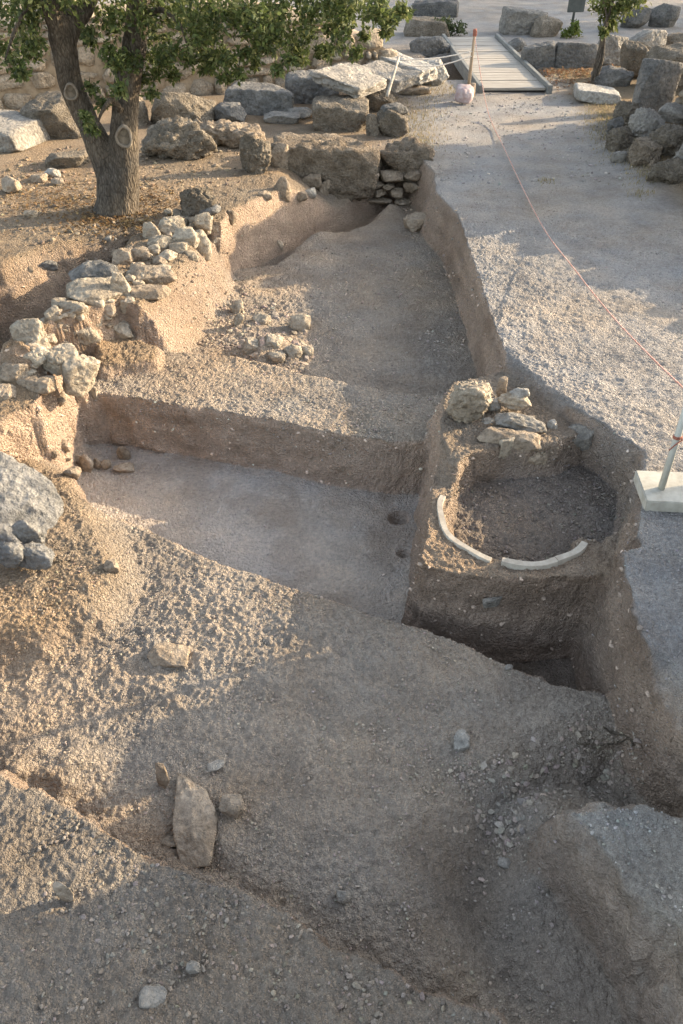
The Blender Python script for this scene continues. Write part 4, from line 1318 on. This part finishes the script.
def blades(name, pts, hgt, cols, seed, wide=.006):
    rs = np.random.RandomState(seed)
    n = len(pts)
    a = rs.uniform(0, 6.28, n); ln = hgt * rs.uniform(.4, 1.2, n); le = rs.uniform(.2, 1.1, n)
    dx, dy = np.cos(a), np.sin(a)
    w = wide * rs.uniform(.6, 1.3, n)
    b0 = pts + np.stack([-dy * w, dx * w, 0 * w], -1); b1 = pts - np.stack([-dy * w, dx * w, 0 * w], -1)
    mid = pts + np.stack([dx * ln * .3 * le, dy * ln * .3 * le, ln * .6], -1)
    tip = pts + np.stack([dx * ln * le, dy * ln * le, ln * .8], -1)
    m0 = mid + np.stack([-dy * w, dx * w, 0 * w], -1) * .7; m1 = mid - np.stack([-dy * w, dx * w, 0 * w], -1) * .7
    V = np.stack([b0, b1, m1, m0, tip], 1).reshape(-1, 3)
    i = np.arange(n)[:, None] * 5
    Fc = np.concatenate([i + np.array([[0, 1, 2]]), i + np.array([[0, 2, 3]]), i + np.array([[3, 2, 4]])])
    o = fast_mesh(name, V, Fc, M_LEAF, smooth=False)
    c = np.array(cols)[rs.randint(0, len(cols), n)] * (1 + rs.normal(0, .15, (n, 1)))
    set_tint(o, np.repeat(np.clip(c, .02, .6), 5, 0))
    return tag(o, kind='stuff')


def tuft_points(zones, seed):
    rs = np.random.RandomState(seed)
    out = []
    for u, v, ru, rv, n in zones:
        for k in range(n):
            a = rs.normal(0, .62, 2)
            x, y = P(u + a[0] * ru, v + a[1] * rv, 0)
            out.append((x, y))
    A = np.array(out)
    return np.concatenate([A, height(A[:, 0], A[:, 1])[:, None]], 1)


blades('dry_grass', tuft_points([(420, 118, 22, 24, 900), (418, 145, 16, 10, 400), (600, 108, 18, 14, 500), (604, 130, 16, 18, 600), (625, 150, 20, 14, 500), (650, 175, 25, 12, 400), (560, 76, 50, 6, 500), (440, 92, 18, 6, 300), (545, 182, 6, 3, 60), (640, 195, 10, 4, 80)], 3),
       .06, [(.30, .235, .12), (.36, .29, .16), (.21, .19, .10), (.27, .22, .12)], 3, wide=.005)


def litter(name, zones, size, cols, seed):
    p = tuft_points(zones, seed); p[:, 2] += .015
    rs = np.random.RandomState(seed)
    n = len(p)
    a = rs.uniform(0, 6.28, n)
    ax = np.stack([np.cos(a), np.sin(a), rs.uniform(-.2, .5, n)], -1); sd = np.stack([-np.sin(a), np.cos(a), rs.uniform(-.4, .4, n)], -1)
    L = size * rs.uniform(.6, 1.3, (n, 1))
    V = np.stack([p, p + ax * L * .45 + sd * L * .3 + [0, 0, .01], p + ax * L, p + ax * L * .45 - sd * L * .3 + [0, 0, .01]], 1).reshape(-1, 3)
    i = np.arange(n)[:, None] * 4
    Fc = np.concatenate([i + np.array([[0, 1, 2]]), i + np.array([[0, 2, 3]])])
    o = fast_mesh(name, V, Fc, M_LEAF, smooth=False)
    c = np.array(cols)[rs.randint(0, len(cols), n)] * (1 + rs.normal(0, .2, (n, 1)))
    set_tint(o, np.repeat(np.clip(c, .02, .5), 4, 0))
    return tag(o, kind='stuff')


litter('fallen_leaves', [(540, 74, 26, 3, 170), (580, 74, 30, 4, 220), (560, 82, 34, 7, 150), (605, 62, 30, 10, 150)], .09, [(.24, .12, .055), (.28, .17, .085), (.19, .11, .06)], 8)
litter('tree_litter', [(110, 225, 50, 10, 700), (60, 205, 60, 16, 500), (150, 205, 40, 14, 300)], .05, [(.22, .13, .06), (.30, .20, .09), (.15, .10, .05)], 9)

# twigs on the pit floor
for pts, lab in [([(576, 746), (600, 747), (618, 745), (628, 742), (632, 748)], 'thin dark twig lying straight across the pit floor by the right wall'),
                 ([(602, 729), (612, 736), (622, 738), (632, 744)], 'short bent dark twig behind the straight twig by the right wall')]:
    pp = []
    for u, v in pts:
        h_, _ = hit(u, v); pp.append(h_ + Vector((0, 0, .02)))
    V, Fc = tube(spline(pp, 5), .006, 6)
    tag(new_mesh('twig', V, Fc, M_BARK), lab, 'twig')

# ------------------------------------------------------------------ unseen walls and trees put right of the picture to throw the long shade
def lerp(pts):
    xs_, ys_ = zip(*pts)
    return lambda x: float(np.interp(x, xs_, ys_)) + .04 * math.sin(x * 6.1)


wall_thing('added_shade_wall', (3.6, .2), (3.6, 5.0), lerp([(0, 2.3), (2.8, 2.0), (3.25, 1.6), (3.4, 1.3), (3.5, 1.08), (3.9, .92), (4.3, .84), (4.6, .8), (4.8, .6)]),  # made-up wall, its top stepped to fit the front shade edge
           'stepped stone wall added for shade right of the front trench, outside the picture', M_MAS, depth=-.6, seed=9, hmax=.22)
wall_thing('added_shade_wall', (6.2, 8.4), (6.2, 16.0), lerp([(0, .95), (.3, 1.02), (1.8, 1.2), (2.6, 1.28), (3.3, 1.36), (3.45, 1.6), (4.5, 1.65), (4.7, 2.15), (6.1, 2.15), (6.3, 1.3), (7.6, 1.0)]),  # added wall, height profile shaped to the shade on the path
           'long stone wall added for shade right of the boulder row, outside the picture', M_MAS, depth=-.6, seed=10, hmax=.22)


def far_tree(x, y, h, r, label, seed):  # unseen tree, placed so that its crown shades the far ground
    rs = np.random.RandomState(seed)
    t = empty('tree', (x, y, 0))
    tag(t, label, 'tree', 'unseen trees right of the site')
    tubes = [tube(spline([(0, 0, -.2), (.1, 0, h * .3), (0, .1, h * .65), (.1, 0, h * .95)], 5), np.linspace(.22, .06, 16), 10)]
    for k in range(5):
        a = k * 1.3
        tubes.append(tube(spline([(0.05, .03, h * .35), (r * .4 * math.cos(a), r * .4 * math.sin(a), h * .6), (r * .75 * math.cos(a), r * .75 * math.sin(a), h * .75)], 5), np.linspace(.1, .03, 11), 8))
    V, Fc = [], []
    for tv, tf in tubes:
        k = len(V); V += tv; Fc += [tuple(i + k for i in f) for f in tf]
    new_mesh('trunk', V, Fc, M_BARK, parent=t)
    cc, ss = [], []
    while len(cc) < 90:
        q = rs.uniform(-1, 1, 3)
        if np.linalg.norm(q) < 1:
            cc.append(np.array([0, 0, h * .68]) + q * np.array([r, r, h * .36])); ss.append(rs.uniform(.3, .6) * r / 2)
    leaves_mesh('crown', cc, ss, 70, .2, GREENS, seed, t)
    return t


far_tree(14.5, 17.7, 4.6, 1.1, 'slim leafy unseen tree beyond the long added wall, nearest of the row', 61)
far_tree(16.0, 28.3, 5.2, 2.0, 'round leafy unseen tree beyond the long added wall, second of the row', 62)
far_tree(19.5, 32.0, 6.0, 2.8, 'tall round leafy unseen tree beyond the long added wall, third of the row', 63)
far_tree(17.0, 35.5, 6.4, 3.3, 'broad round leafy unseen tree beyond the long added wall, fourth of the row', 64)
far_tree(21.0, 42.0, 7.4, 3.8, 'tallest broad leafy unseen tree beyond the long added wall, farthest of the row', 65)

# ------------------------------------------------------------------ light
AZ, EL = R(20), R(17)
dirv = Vector((math.cos(EL) * math.cos(AZ), math.cos(EL) * math.sin(AZ), math.sin(EL)))
ld = bpy.data.lights.new('sun', 'SUN'); ld.energy = 2.85; ld.angle = R(.45); ld.color = (1.0, .79, .53)
lo = bpy.data.objects.new('sun', ld); COL.objects.link(lo)
lo.rotation_euler = dirv.to_track_quat('Z', 'Y').to_euler()
lo.location = (20, 8, 10)
w = bpy.data.worlds.new('World'); scene.world = w; w.use_nodes = True
nt = w.node_tree
sky = nt.nodes.new('ShaderNodeTexSky'); sky.sky_type = 'NISHITA'; sky.sun_disc = False
sky.sun_elevation = EL; sky.sun_rotation = R(90) - AZ; sky.air_density = 1.0; sky.dust_density = 2.0; sky.ozone_density = 1.0
hs = nt.nodes.new('ShaderNodeHueSaturation'); hs.inputs['Saturation'].default_value = .6
bg = nt.nodes['Background']; bg.inputs['Strength'].default_value = .15
nt.links.new(sky.outputs[0], hs.inputs['Color']); nt.links.new(hs.outputs[0], bg.inputs[0])
vs = scene.view_settings
vs.view_transform = 'Standard'; vs.look = 'None'; vs.exposure = 2.02; vs.gamma = 1
try: vs.use_curve_mapping = False
except Exception: pass
scene.cycles.max_bounces = 8; scene.cycles.diffuse_bounces = 6
